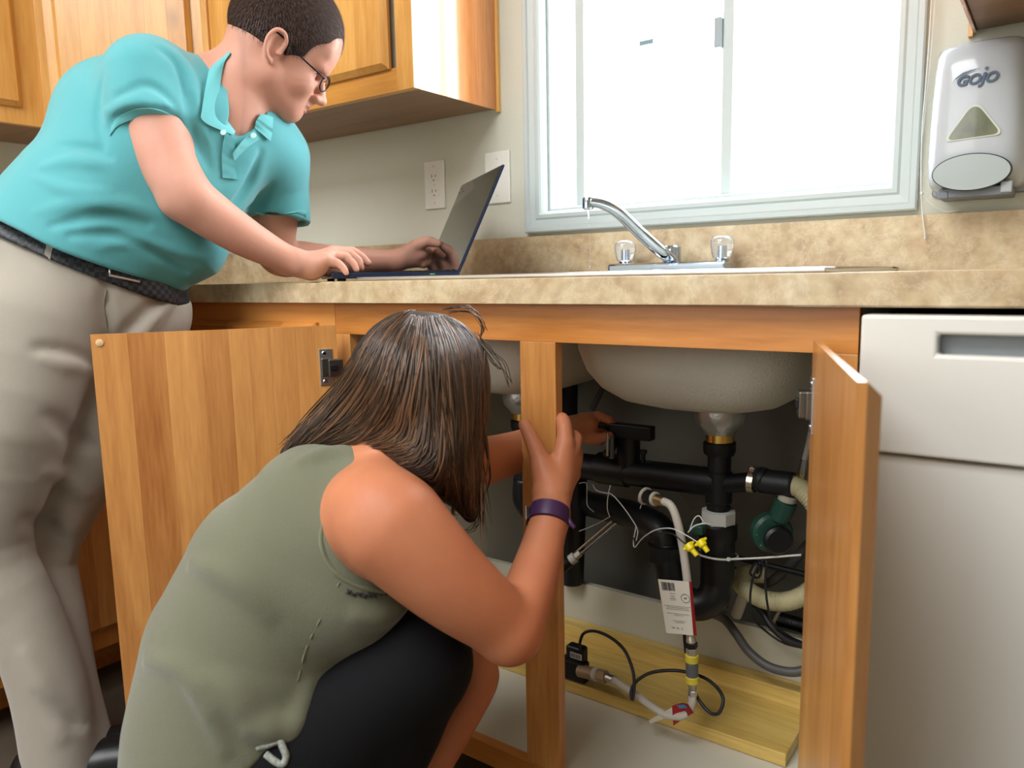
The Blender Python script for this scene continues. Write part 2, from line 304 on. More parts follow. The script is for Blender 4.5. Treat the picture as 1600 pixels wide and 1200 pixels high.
def holed(bm, u, v, w, axes, hole=(1, 1)):
    """box with a rectangular hole; u, v = 4 grid lines each, w = (lo, hi) along the hole's axis; axes = index order (u, v, w)"""
    def P(a, b, c): q = [0, 0, 0]; q[axes[0]] = a; q[axes[1]] = b; q[axes[2]] = c; return q
    g = {(i, j, k): bm.verts.new(P(u[i], v[j], w[k])) for i in range(4) for j in range(4) for k in range(2)}
    for i in range(3):
        for j in range(3):
            if (i, j) == hole: 
                for a, b in (((i, j), (i+1, j)), ((i+1, j), (i+1, j+1)), ((i+1, j+1), (i, j+1)), ((i, j+1), (i, j))): bm.faces.new((g[(*a, 0)], g[(*b, 0)], g[(*b, 1)], g[(*a, 1)]))
                continue
            for k in (0, 1): bm.faces.new((g[i, j, k], g[i+1, j, k], g[i+1, j+1, k], g[i, j+1, k]))
    for i in range(3):
        for a, b in (((i, 0), (i+1, 0)), ((i, 3), (i+1, 3)), ((0, i), (0, i+1)), ((3, i), (3, i+1))): bm.faces.new((g[(*a, 0)], g[(*b, 0)], g[(*b, 1)], g[(*a, 1)]))
    bmesh.ops.recalc_face_normals(bm, faces=bm.faces); bmesh.ops.dissolve_limit(bm, angle_limit=.01, verts=bm.verts, edges=bm.edges)
# --- countertop (one continuous L) with backsplash
ct = thing('countertop', 'travertine-patterned tan laminate countertop with backsplash around the sink', 'countertop')
sx0, sx1, sy0, sy1 = -.395, .425, .065, .535
bm = bmesh.new(); zt = .9175
holed(bm, [LX, sx0, sx1, 1.6], [-.028, sy0, sy1, .589], (.8775, zt), (0, 1, 2)); bxm(bm, (LX, -1.4, .8776), (-1.01, -.0281, zt-.0001))
es = [e for e in bm.edges if all(abs(v.co.y+.028) < 1e-4 and v.co.x > -1.02 for v in e.verts) and abs(e.verts[0].co.z-e.verts[1].co.z) < 1e-4]
bmesh.ops.bevel(bm, geom=es, offset=.002, segments=2, affect='EDGES')
fin('worktop', bm, LAM, ct)
box('backsplash', (LX+.02, .589, .8775), (1.6, WY-.0005, 1.0165), LAM, ct, .0008); box('backsplash', (LX+.0005, -1.4, .8775), (LX+.02, WY-.0005, 1.0165), LAM, ct, .0008)
# --- upper cabinets
def upper(name, label, x0, x1, doors, z0=1.33):
    c = thing(name, label, 'cabinet')
    box('carcass', (x0, .321, z0+.012), (x1, .604, 2.2), CABW, c, 0)
    return c
ZB = 1.33
u3 = upper('wall_cabinet', 'maple wall cabinet left of the window, white-lit glossy side panel', -1.222, -.486, 1)
box('side_panel', (-.4855, .3203, ZB), (-.482, .598, 2.2), SZ, u3, .0003); box('side_trim', (-.486, .5985, ZB-.004), (-.476, .6095, 2.2), UZ, u3, .0006)
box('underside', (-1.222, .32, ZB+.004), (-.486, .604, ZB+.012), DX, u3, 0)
box('stile', (-.532, .301, ZB), (-.482, .320, 2.2), UZ, u3, .0006); box('stile', (-1.222, .301, ZB), (-1.172, .320, 2.2), UZ, u3, .0006); box('rail', (-1.172, .301, ZB), (-.532, .320, ZB+.05), UX, u3, .0006)
door_panel('door', .618, .82, u3, Matrix.Translation((-1.165, .282, 1.378)), 7, UZ, seed=41)
uc = thing('corner_wall_cabinet', 'diagonal maple corner wall cabinet behind the man\'s shoulder', 'cabinet')
A = Vector((-1.505, .005, 0)); B = Vector((-1.224, .303, 0)); ang = math.atan2(B.y-A.y, B.x-A.x); Lc = (B-A).length
bm = bmesh.new(); ps = [(LX+.001, .006), (-1.507, .006), (-1.226, .304), (-1.226, .604), (LX+.001, .604)]
bv = [bm.verts.new((x, y, ZB+.006)) for x, y in ps]; tv = [bm.verts.new((x, y, 2.2)) for x, y in ps]
bm.faces.new(bv[::-1]); bm.faces.new(tv)
for k in range(5): bm.faces.new((bv[k], bv[(k+1) % 5], tv[(k+1) % 5], tv[k]))
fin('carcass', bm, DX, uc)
MA = Matrix.Translation((A.x, A.y, 0)) @ Matrix.Rotation(ang, 4, 'Z')
for nm, lo, hi in (('stile', (0, -.012, ZB), (.045, -.001, 2.2)), ('stile', (Lc-.045, -.012, ZB), (Lc, -.001, 2.2)), ('rail', (.045, -.012, ZB), (Lc-.045, -.001, ZB+.045))):
    box(nm, lo, hi, UZ, uc, .0006, M=MA)
door_panel('door', Lc-.075, .82, uc, MA @ Matrix.Translation((.037, -.031, 1.372)), 5, UZ, seed=44)
for o_, nm in ((A, 'corner_strip'), (B, 'corner_strip')):
    box(nm, (-.011, -.016, ZB), (.011, -.002, 2.2), UZ, uc, .001, M=Matrix.Translation((o_.x, o_.y, 0)) @ Matrix.Rotation(ang/2 if o_ is B else ang/2+PI/4, 4, 'Z'))
ul = thing('side_wall_cabinet', 'maple wall cabinet in the upper left corner of the view', 'cabinet')
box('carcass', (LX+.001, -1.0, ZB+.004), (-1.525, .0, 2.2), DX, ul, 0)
box('face_frame', (-1.525, -1.0, ZB), (-1.506, .0, 2.2), UZ, ul, .0006)
for k in range(2):
    door_panel('door', .41, .82, ul, Matrix.Translation((-1.487, -.47-.45*k, 1.372)) @ Matrix.Rotation(PI/2, 4, 'Z'), 4, UZ, seed=50+k)
ur = thing('wall_cabinet', 'corner of a maple wall cabinet above the soap dispenser', 'cabinet')
box('carcass', (.541, .321, ZB-.008), (1.25, .604, 2.2), DX, ur, 0); box('side_panel', (.535, .306, ZB-.014), (.540, .604, 2.2), SZ, ur, .0004)
box('face_frame', (.535, .301, ZB-.014), (1.25, .3055, 2.2), UX, ur, .0005); box('side_trim', (.527, .598, ZB-.018), (.5345, .6095, 2.2), UZ, ur, .0005)

# ================================================================== DISHWASHER
dw = thing('dishwasher', 'white dishwasher right of the sink cabinet', 'dishwasher')
DWM = mat('dishwasher_enamel', '#dfddd6', .28)
box('tub', (.508, .0, .02), (1.11, .58, .862), mat('dark_gap', '#2a2c30', .6), dw, 0)
bm = bmesh.new()
y0 = -.034
# control panel with a recessed pocket handle
hx0, hx1, hz0, hz1 = .583, 1.035, .827, .849
prof = [(.708, y0+.010), (.709, y0), (.72, y0-.004), (.76, y0-.006), (.827, y0-.007)]
holed(bm, [.505, hx0, hx1, 1.108], [.712, hz0, hz1, .8695], (y0-.006, 0), (0, 2, 1))
o = fin('control_panel', bm, DWM, dw); bv = o.modifiers.new('b', 'BEVEL'); bv.width = .004; bv.segments = 3; bv.angle_limit = 1.2
box('handle_recess', (hx0-.001, y0+.016, hz0-.002), (hx1+.001, 0, hz1+.002), mat('recess_grey', '#8b9196', .4), dw, 0)
box('door_panel', (.505, y0+.002, .12), (1.108, 0, .7095), DWM, dw, .004, seg=3); box('kick_plate', (.51, .04, .0), (1.10, .06, .11), DWM, dw, .002)

# ================================================================== SINK
SNK = mat('sink_undercoat', '#c3c1b4', .75, noise_amt=.10, nscale=9, bump=.8, bscale=260)
sk = thing('double_sink', 'double-bowl drop-in sink hanging under the countertop', 'sink')
def bowl(cx, hx, cy=.295, hy=.20, depth=.222, label=None):
    bm = bmesh.new(); rings = []
    prof = [(0, 0), (.004, -.06), (.010, -.12), (.020, -.155), (.038, -.185), (.064, -.207), (.10, -.219), (.14, -.2225)]
    def rr(ins, z, t=0, n=12):
        a, b = hx-ins-t, hy-ins-t; r = max(.01, min(.075, a*.9, b*.9)) if True else 0; out = []
        for q in range(4):
            sx, sy = ((1, 1), (-1, 1), (-1, -1), (1, -1))[q]
            for k in range(n+1):
                an = PI/2*(q+k/n); out.append((cx+sx*(a-r)+r*math.cos(an), cy+sy*(b-r)+r*math.sin(an), z))
        return out
    top = .914
    outer = [rr(i, top+z) for i, z in prof]; inner = [rr(i, top+z+.003, .0025) for i, z in prof]
    L = outer[::-1]+inner
    vs = [[bm.verts.new(c) for c in l] for l in L]; n = len(vs[0])
    vs = vs
    mid = len(outer)
    for j in range(len(vs)-1):
        for k in range(n): bm.faces.new((vs[j][k], vs[j][(k+1) % n], vs[j+1][(k+1) % n], vs[j+1][k]))
    bm.faces.new(vs[0][::-1]); bm.faces.new(vs[-1])
    bmesh.ops.recalc_face_normals(bm, faces=bm.faces); o = fin('bowl', bm, SNK, sk, True); return o
bowl(.200, .198); bowl(-.205, .185)
# rim / deck: flat stainless ring with two openings
bm = bmesh.new()
for lo, hi in (((-.415, .045, .9178), (.445, .097, .925)), ((-.415, .497, .9178), (.445, .565, .925)), ((-.415, .097, .9178), (-.385, .497, .925)), ((.395, .097, .9178), (.445, .497, .925)), ((-.022, .097, .9178), (.004, .497, .925))): bxm(bm, lo, hi)
bmesh.ops.remove_doubles(bm, verts=bm.verts, dist=1e-5); o = fin('rim', bm, STL, sk); bv = o.modifiers.new('b', 'BEVEL'); bv.width = .003; bv.segments = 3
def strainer(x, y, zt):
    s = lathe('strainer', [(.042, 0), (.044, -.012), (.0445, -.022), (.041, -.034), (.030, -.046), (.027, -.052)], (x, y, zt), mat('cast_metal', (.5, .5, .48), .38, .85, noise_amt=.25, nscale=60, bump=.5, bscale=150), sk)
    lathe('brass_nut', [(.024, -.052), (.0245, -.067)], (x, y, zt), BRS, s, 24)
SX, SYY = .215, .30
strainer(SX, SYY, .6925); strainer(-.205, .30, .6925)
# faucet
fc = thing('kitchen_faucet', 'chrome two-handle kitchen faucet with clear knobs and a dripping spout', 'faucet')
fy = .532
xl_, xr_ = Y(958, 420, fy)[0], Y(1140, 420, fy)[0]
o = box('base_plate', (xl_, fy-.026, .9248), (xr_, fy+.026, .944), CHR, fc, .005, seg=3)
xc = Y(1050, 400, fy)[0]; zc_ = Y(1050, 384, fy)[2]
lathe('hub', [(.0, 0), (.019, 0), (.019, zc_-.944-.003), (.016, zc_-.944), (0, zc_-.944)], (xc, fy, .944), CHR, fc)
tip = Y(925, 316, .36); base = np.array([xc, fy, .955])
dirv = tip-base
pts = [Y(1049, 404, fy-.012), Y(1033, 393, fy-.05), Y(1000, 364, fy-.085), Y(965, 331, fy-.13), Y(942, 319, fy-.15), Y(921, 315, fy-.165)]
bm = bmesh.new(); q = spline(pts, 8); tubem(bm, q, list(np.interp(np.linspace(0, 1, len(q)), [0, .2, .6, 1], [.0140, .0150, .0135, .0115])), 18, flat=.8); fin('spout', bm, CHR, fc, True)
tp = pts[-1]; lathe('aerator', [(0, .008), (.0105, .008), (.0115, .006), (.0115, -.012), (.009, -.015), (0, -.015)], (tp[0]-.003, tp[1], tp[2]), CHR, fc)
KN = mat('clear_acrylic', (.90, .94, 1.0), .04, trans=.88, ior=1.40, coat=.6)
for px, py, lb in ((977, 412, 0), (1128, 409, 0)):
    kx, ky, kz = Y(px, py, fy); kz = .944
    lathe('knob_stem', [(0, 0), (.014, 0), (.013, .006), (.007, .007), (.0068, .030), (0, .030)], (kx, fy, kz), CHR, fc)
    k = lathe('knob', [(.0, .006), (.017, .006), (.0205, .016), (.0225, .034), (.0222, .041), (.018, .047), (.010, .050), (0, .0505)], (kx, fy, kz), KN, fc, 24)
    me = k.data
    for v in me.vertices:
        a = math.atan2(v.co.y-fy, v.co.x-kx); rr_ = 1+.045*math.cos(12*a)
        v.co.x = kx+(v.co.x-kx)*rr_; v.co.y = fy+(v.co.y-fy)*rr_
wt = tag(tube('water_drip', [tp+np.array([-.003, 0, -.015]), tp+np.array([-.0012, 0, -.03]), tp+np.array([.0, 0, -.06]), tp+np.array([.001, 0, -.155])], [.0022, .0016, .0007, .0007, .0007], mat('water', (.95, .98, 1), .02, trans=1, ior=1.33), sides=8), 'thin trickle of water falling from the faucet spout', 'water')

# ================================================================== WALL PLATES
def plate(name, label, px0, py0, px1, py1, duplex):
    a = Y(px0, py0, WY-.006); b = Y(px1, py1, WY-.006); x0, x1 = a[0], b[0]; z1, z0 = a[2], b[2]; cx = (x0+x1)/2; cz = (z0+z1)/2
    t = thing(name, label, 'wall plate' if not duplex else 'outlet')
    box('cover_plate', (x0, WY-.0065, z0), (x1, WY-.0001, z1), WHT, t, .0025, seg=3)
    if duplex:
        for dz in (.0195, -.0195):
            bm = bmesh.new(); bxm(bm, (cx-.0165, WY-.0075, cz+dz-.013), (cx+.0165, WY-.0060, cz+dz+.013), .0007); r = fin('receptacle', bm, WHT, t)
            for dx, hh in ((-.0065, .0045), (.0065, .0035)): box('slot', (cx+dx-.001, WY-.0078, cz+dz+.001-hh+.003), (cx+dx+.001, WY-.0074, cz+dz+hh+.003), BLK, r, 0)
            lathe('ground_hole', [(0, 0), (.0022, 0), (.0022, .0004), (0, .0004)], (cx, WY-.0075, cz+dz-.008), BLK, r, 12, (0, -1, 0))
        ss = [0]
    else: ss = [.045, -.045] 
    for dz in ss+([.0475, -.0475] if duplex else []): lathe('screw', [(0, 0), (.0026, 0), (.0022, .0008), (0, .001)], (cx, WY-.0065, cz+dz), mat('screw_white', '#c9c9c4', .35), t, 12, (0, -1, 0))
plate('wall_outlet', 'white duplex outlet on the wall above the laptop hand', 662, 253, 695, 325, True)
plate('blank_wall_plate', 'blank white wall plate behind the laptop screen', 757, 239, 797, 316, False)

# ================================================================== SOAP DISPENSER
sd = thing('soap_dispenser', 'white wall-mounted soap dispenser with blue lettering, right of the window', 'dispenser')
ax0, ax1 = .483, .628; az0, az1 = 1.045, 1.292; yb = WY-.001
xs = (ax0+ax1)/2; DSP = mat('dispenser_plastic', '#b7bcc3', .2, coat=.3)
def sdring(t, z, hw, yf):
    out = []
    for k in range(25):
        a = PI*k/24; c, s = math.cos(a), math.sin(a); e = .45
        out.append((xs-hw*math.copysign(abs(c)**e, c), yb-(yb-yf)*abs(s)**.55, z))
    return out
prof = [(1.292, .040, .590), (1.2905, .052, .560), (1.287, .058, .535), (1.280, .064, .515), (1.268, .0675, .507), (1.24, .0695, .502), (1.20, .0715, .500), (1.15, .073, .498), (1.10, .0735, .499), (1.075, .0725, .503), (1.062, .070, .512), (1.055, .066, .53), (1.052, .06, .56)]
bm = bmesh.new(); rg = [[bm.verts.new(c) for c in sdring(0, z, hw, yf)] for z, hw, yf in prof]
for a, b in zip(rg, rg[1:]):
    for k in range(24): bm.faces.new((a[k], a[k+1], b[k+1], b[k]))
for r_ in (rg[0], rg[-1]): bm.faces.new(r_)
for a, b in zip(rg, rg[1:]): bm.faces.new((a[0], b[0], b[-1], a[-1]))
bmesh.ops.recalc_face_normals(bm, faces=bm.faces); o = fin('housing', bm, DSP, sd, True); autosmooth(o, 50)
box('back_plate', (xs-.07, WY-.008, 1.046), (xs+.075, WY-.0005, 1.296), mat('backplate_grey', '#a9abb4', .4), sd, .006)
# push bar: oval grey disc tilted on the lower front
bm = bmesh.new(); ML = frameM((xs-.002, .4985, 1.075), (1, 0, 0), (0, -.10, 1))
def oval(bm, a, b, z0, z1, M, n=40, dome=0):
    lo = [bm.verts.new(M @ Vector((a*math.cos(2*PI*k/n), b*math.sin(2*PI*k/n), z0))) for k in range(n)]; hi = [bm.verts.new(M @ Vector((a*.985*math.cos(2*PI*k/n), b*.985*math.sin(2*PI*k/n), z1))) for k in range(n)]
    for k in range(n): bm.faces.new((lo[k], lo[(k+1) % n], hi[(k+1) % n], hi[k]))
    c = bm.verts.new(M @ Vector((0, 0, z1+dome)))
    for k in range(n): bm.faces.new((hi[k], hi[(k+1) % n], c))
    bm.faces.new(lo[::-1])
oval(bm, .0570, .0300, -.02, .001, ML); fin('push_bar_gasket', bm, BLK, sd)
bm = bmesh.new(); oval(bm, .0555, .0286, -.01, .0028, ML, dome=.0012); o = fin('push_bar', bm, mat('push_grey', '#a8b2b4', .3), sd)
box('base_bracket', (xs-.05, .512, 1.037), (xs+.056, .60, 1.052), mat('bracket_grey', '#6f757d', .5), sd, .002)
box('latch_clip', (xs+.040, .508, 1.040), (xs+.056, .522, 1.058), mat('clip_grey', '#a0a6ab', .4), sd, .002)
box('latch_clip', (xs-.050, .510, 1.036), (xs-.034, .522, 1.048), mat('bracket_grey', '#6f757d', .5), sd, .002)
# refill window: rounded triangle with bezel
def tri_pts(s, n=8):
    base = [(-.0425, -.020), (.0425, -.0165), (.0, .044)]; out = []
    P = [Vector((x*s, z*s)) for x, z in base]; r = .012*s
    for i in range(3):
        p = P[i]; a = (P[i-1]-p).normalized(); b = (P[(i+1) % 3]-p).normalized(); k_ = r*(1.9 if i == 2 else 1.1)
        for k in range(n+1):
            t = k/n; q0 = p+a*k_; q1 = p+b*k_; out.append((q0*(1-t)**2+p*2*t*(1-t)+q1*t*t))
    return out
def tri(nm, s, y0, y1, m):
    bm = bmesh.new(); pp = tri_pts(s); lo = [bm.verts.new((xs-.002+p.x, y0, 1.146+p.y)) for p in pp]; hi = [bm.verts.new((xs-.002+p.x, y1, 1.146+p.y)) for p in pp]; n = len(pp)
    for k in range(n): bm.faces.new((lo[k], lo[(k+1) % n], hi[(k+1) % n], hi[k]))
    bm.faces.new(lo); bm.faces.new(hi[::-1]); bmesh.ops.recalc_face_normals(bm, faces=bm.faces); return fin(nm, bm, m, sd)
tri('window_bezel', 1.0, .505, .4968, mat('bezel_clear', '#c6cabd', .15)); tri('refill_window', .9, .505, .4962, mat('soap_refill', '#62654f', .12, noise_amt=.75, nscale=30, coat=.6))
GJ = mat('logo_blue', '#48586f', .4)
ML = Matrix.Translation((xs-.0015, .4994, 1.221)) @ Matrix.Rotation(PI/2, 4, 'X')
c_ = text('lettering', 'GOJO', .0218, Matrix.Translation((xs-.002, .4994, 1.2195)) @ Matrix.Rotation(PI/2+.02, 4, 'X'), GJ, sd, .0012, bold=.0009, shear=.22)
bm = bmesh.new()   # swoosh over the word
sw = [(-.034, -.002), (-.030, .005), (-.020, .0115), (-.008, .015), (.004, .0165)]
ws = [.0002, .0012, .0015, .0010, .0002]; vv = []
for (x, z), w_ in zip(sw, ws): vv.append((bm.verts.new((xs-.002+x, .4982, 1.2195+z+w_)), bm.verts.new((xs-.002+x, .4982, 1.2195+z-w_))))
for a, b in zip(vv, vv[1:]): bm.faces.new((a[0], a[1], b[1], b[0]))
fin('swoosh', bm, GJ, sd)
bm = bmesh.new(); ps = []
for k in range(10): r_ = .0042 if k % 2 == 0 else .0017; a = PI/2+k*PI/5; ps.append(bm.verts.new((xs+.011+r_*math.cos(a), .4982, 1.2345+r_*math.sin(a))))
bm.faces.new(ps); fin('star', bm, GJ, sd)
# blind cord
CRD = mat('cord_white', '#dcdcd6', .6)
cdp = [Y(1459, -60, .585), Y(1452, 60, .585), Y(1446, 140, .582), Y(1441, 200, .58), Y(1439, 280, .582), Y(1441, 330, .582), Y(1446, 374, .575)]
cc = thing('blind_cord', 'thin white blind cord hanging between window and soap dispenser', 'cord')
tube('cord', cdp, .0011, CRD, cc, 8); tube('cord', [Y(1466, -60, .588), Y(1456, 70, .588), Y(1448, 150, .585), Y(1441, 215, .58)], .0009, CRD, cc, 8)
tube('cord', [Y(1441, 300, .582), Y(1452, 315, .585), Y(1475, 330, .587), Y(1500, 328, .587)], .0008, CRD, cc, 8)
for t_ in ((1440, 302), (1446, 372)): 
    p_ = Y(*t_, .58); lathe('knot', [(0, -.003), (.0022, -.002), (.0028, 0), (.0022, .002), (0, .003)], p_, CRD, cc, 10)

# ================================================================== LAPTOP
lp = thing('laptop', 'open thin dark laptop with reflective screen on the countertop', 'laptop')
A0 = np.array([-.292, .210]); th = math.radians(143); dv = np.array([math.cos(th), math.sin(th)]); ev = np.array([math.cos(th+PI/2), math.sin(th+PI/2)])
LW, LD = .35, .25; BT = .0195
Mb = Matrix(((ev[0], dv[0], 0, A0[0]), (ev[1], dv[1], 0, A0[1]), (0, 0, 1, .921), (0, 0, 0, 1)))  # local x: towards user, y: along hinge, z up
NVY = mat('laptop_navy', '#1b2740', .3, .4); LBK = mat('laptop_black', '#15161b', .35)
box('base', (0, 0, 0.002), (LD, LW, .012), NVY, lp, .002, M=Mb); box('palm_rest', (.004, .004, .0118), (LD-.004, LW-.004, .0135), LBK, lp, .0005, M=Mb)
kb = bpy.data.objects.new('keyboard', None); COL.objects.link(kb); kb.parent = lp
kme = None
for r_ in range(5):
    for c_ in range(13):
        x_ = .022+r_*.0195; y_ = .035+c_*.0215
        if kme is None: k0 = box('key', (-.0085, -.0095, 0), (.0085, .0095, .0018), mat('key_black', '#0f1014', .5), kb, .0006); kme = k0.data; k = k0
        else: k = bpy.data.objects.new('key', kme); COL.objects.link(k); k.parent = kb
        k.matrix_local = Mb @ Matrix.Translation((x_, y_, .0135))
box('touchpad', (.135, LW/2-.055, .0134), (.22, LW/2+.055, .0139), mat('touchpad', '#26282e', .2), lp, .0002, M=Mb)
box('side_port', (.048, -.0004, .004), (.064, .002, .0095), BLK, lp, 0, M=Mb); box('port_pins', (.051, -.0007, .0065), (.061, .001, .0085), mat('port_green', '#5fae86', .4), lp, 0, M=Mb)
box('side_port', (.10, -.0004, .005), (.104, .002, .008), BLK, lp, 0, M=Mb)
for fx, fy_ in ((.02, .03), (.02, LW-.03), (LD-.02, .03), (LD-.02, LW-.03)): box('foot', (fx-.008, fy_-.008, -.0035), (fx+.008, fy_+.008, .0022), BLR, lp, .001, M=Mb)
Ml = Mb @ Matrix.Translation((.004, 0, .012)) @ Matrix.Rotation(math.radians(-(90+25)), 4, 'Y')   # lid local x runs up the screen
LH = .232
box('lid', (0, 0, .0), (LH, LW, .0055), NVY, lp, .0015, M=Ml)
box('screen_glass', (.003, .003, -.0008), (LH-.003, LW-.003, .0004), mat('screen_glass', '#0c0e12', .05, spec=.8, coat=.5), lp, .0002, M=Ml)
cyl('hinge_barrel', Mb @ Vector((.004, .04, .012)), Mb @ Vector((.004, LW-.04, .012)), .005, LBK, lp)
# ================================================================== UNDER THE SINK
PWH = mat('hose_white', '#b9b3a6', .55); CREAM = mat('corrugated_cream', '#b5ab85', .5); PGRY = mat('hose_grey', '#4e4b49', .5); TIE = mat('cable_tie_white', '#c9c8c0', .4)
# lumber on the cabinet floor and white kick board behind
pn = thing('pine_board', 'flat pine board lying on the cabinet floor, knot at its front corner', 'board'); zf = .1025
box('board', (-.30, .226, zf), (.366, .373, zf+.024), PX, pn, .0015)
p2 = tag(box('pine_strip', (-.30, .3745, zf+.0), (.362, .411, zf+.056), PX, None, .0015), 'narrow pine strip standing behind the flat board inside the cabinet', 'board')
wb = tag(box('white_board', (-.412, .413, zf), (.480, .429, .244), mat('white_board', '#bdb8a6', .55), None, .0008), 'long white board standing on edge at the back of the sink cabinet', 'board')
# --- black ABS drain assembly
dp = thing('drain_pipes', 'black plastic drain pipes and trap hanging from the right sink bowl', 'pipe')
sx, sy = SX, SYY
lathe('slip_nut', [(.0255, 0), (.0285, -.003), (.0285, -.016), (.026, -.024)], (sx, sy, .627), BLK, dp, 12)
zz = lambda py: Y(1122, py, sy)[2]
x_t = sx
cyl('tailpiece', (sx, sy, .612), (sx, sy, zz(815)), .0205, BLK, dp)
cyl('tee_collar', (sx, sy, zz(735)), (sx, sy, zz(785)), .0235, BLK, dp)
a = Y(1108, 752, sy); b = Y(900, 727, sy+.02); c = Y(800, 715, sy+.03)
cyl('waste_arm', (sx, sy, a[2]), c, .026, BLK, dp)
cyl('coupling', Y(935, 730, sy+.02), Y(985, 737, sy+.014), .031, BLK, dp)
r1 = Y(1180, 752, sy-.01); cyl('branch', (sx, sy, a[2]-.003), r1, .0165, BLK, dp)
box_ = lathe('white_nut', [(.024, .012), (.031, .010), (.031, -.012), (.028, -.014)], (sx, sy, zz(806)), mat('nut_white', '#bdbdb6', .45), dp, 8)
lathe('trap_body', [(.030, 0), (.034, -.004), (.034, -.028), (.030, -.034), (.030, -.11)], (sx, sy, zz(815)), BLK, dp, 24)
ub = [(sx, sy, zz(860)), (sx, sy-.0, zz(905)), Y(1112, 935, sy-.01), Y(1085, 945, sy-.02), Y(1055, 925, sy-.02), Y(1045, 885, sy-.02), Y(1040, 850, sy-.015)]
tube('trap_bend', ub, .0285, BLK, dp, 20)
lathe('trap_nut', [(.029, .018), (.0345, .015), (.0345, -.015), (.029, -.018)], Y(1041, 862, sy-.015), BLK, dp, 10)
tube('trap_arm', [Y(1040, 860, sy-.015), Y(1030, 826, sy-.005), Y(990, 805, sy+.03), Y(930, 790, sy+.10), Y(895, 778, sy+.16)], .027, BLK, dp, 20)
cyl('standpipe', Y(898, 735, sy+.10), Y(893, 910, sy+.10), .027, BLK, dp)
cyl('fitting_column', Y(982, 738, sy+.01), Y(982, 668, sy+.01), .0225, BLK, dp, sides=16)
box('tee_handle', Y(955, 681, sy-.01)-np.array([0, .012, 0]), Y(1020, 667, sy-.01)+np.array([0, .012, 0]), BLK, dp, .002)
lathe('plug', [(0, .012), (.0075, .012), (.0075, .006), (.0045, .005), (.0045, -.012)], Y(1005, 713, sy), BLK, dp, 8)
# left bowl drain
dl2 = thing('left_drain_pipe', 'black drain pipe dropping from the left sink bowl, partly hidden by the post', 'pipe')
lathe('slip_nut', [(.0255, 0), (.0285, -.003), (.0285, -.016), (.026, -.024)], (-.205, .30, .627), BLK, dl2, 12); cyl('tailpiece', (-.205, .30, .612), (-.205, .30, Y(800, 715, .33)[2]-.07), .024, BLK, dl2)
tube('elbow', [(-.205, .30, .50), (-.205, .30, .45), (-.17, .31, .42), (-.12, .33, .41)], .025, BLK, dl2)
bp = tag(cyl('upper_pipe', Y(888, 560, .40), Y(886, 690, .40), .0215, mat('pipe_blueblack', '#10121c', .45)), 'thick dark vertical pipe between the two sink bowls', 'pipe')
# hose clamp and rubber connector to the corrugated dishwasher hose
hc = tag(lathe('hose_clamp', [(.0205, -.0055), (.0215, -.005), (.0215, .005), (.0205, .0055), (.0185, .0055), (.0185, -.0055)], Y(1176, 752, sy-.01), mat('clamp_steel', (.75, .68, .5), .25, 1), None, 28, (1, 0, -.03)), 'steel worm-drive hose clamp on the black branch pipe', 'clamp')
cpw = Y(1176, 733, sy-.012); sc = lathe('screw_housing', [(0, -.006), (.006, -.006), (.006, .005), (.0045, .0065), (0, .0065)], cpw, CHR, hc, 16, (0, -1, .15)); box('screw_slot', cpw+np.array([-.0045, -.0071, -.0006]), cpw+np.array([.0045, -.0063, .0006]), BLK, hc, 0)
tag(tube('rubber_connector', [Y(1180, 751, sy-.01), Y(1190, 750, sy-.01), Y(1198, 752, sy-.01), Y(1240, 757, sy-.01)], [.019, .0225, .0205, .0205], BLR, None, 20), 'short black rubber connector right of the hose clamp', 'hose')
def corrugated(name, label, pts, r, m, pitch=.0045, amp=.0016):
    q = spline(pts, 40); q = [np.array(p) for p in q]; L = np.cumsum([0]+[np.linalg.norm(b-a) for a, b in zip(q, q[1:])]); n = int(L[-1]/pitch*4); s = np.linspace(0, L[-1], n)
    P = np.array([[np.interp(t, L, [p[i] for p in q]) for i in range(3)] for t in s]); R = r+amp*np.array([(1, 1, -1, -1)[k % 4] for k in range(n)])*.5
    bm = bmesh.new(); tubem(bm, P, list(R), 16); return tag(fin(name, bm, m, None, True), label, 'hose')
corrugated('corrugated_hose', 'cream corrugated hose curving from the rubber connector round behind the right door', [Y(1236, 758, sy-.01), Y(1252, 764, sy-.015), Y(1275, 790, sy-.02), Y(1292, 830, sy), Y(1296, 870, sy+.04), Y(1283, 908, sy+.06), Y(1240, 937, sy+.05), Y(1195, 937, sy+.05), Y(1160, 915, sy+.07), Y(1162, 898, sy+.10), Y(1190, 897, sy+.13)], .0165, CREAM)
tag(cyl('grey_stub_pipe', Y(1168, 915, sy+.08), Y(1150, 962, sy+.10), .0105, PWH), 'short pale vertical tube below the corrugated hose loop', 'pipe')
# green valve
gv = thing('green_valve', 'round green and black valve hanging beside the black drain', 'valve')
GRN = mat('valve_green', '#1f4438', .4); gc = Y(1206, 832, sy-.005); vd = -(CF*np.array([1, 1, .0])); vd /= np.linalg.norm(vd)
lathe('valve_body', [(0, -.014), (.030, -.014), (.0345, -.010), (.0345, .006), (.030, .011), (.022, .012), (0, .012)], gc, GRN, gv, 32, vd)
lathe('valve_cap', [(0, .0), (.0245, .0), (.0245, .006), (.020, .010), (0, .011)], Y(1215, 843, sy-.02)+vd*.0, BLK, gv, 28, vd)
for k in range(7):
    a = math.radians(100+k*40); rr_ = .029; p_ = gc+vd*.0115+CR*rr_*math.cos(a)+np.array([0, 0, 1])*rr_*math.sin(a); lathe('screw', [(0, 0), (.0016, 0), (.0014, .0009), (0, .0011)], p_, STL, gv, 8, vd)
n0, n1 = Y(1216, 812, sy-.005), Y(1229, 783, sy-.005); cyl('neck', n0, n1, .017, GRN, gv, rb=.0195)
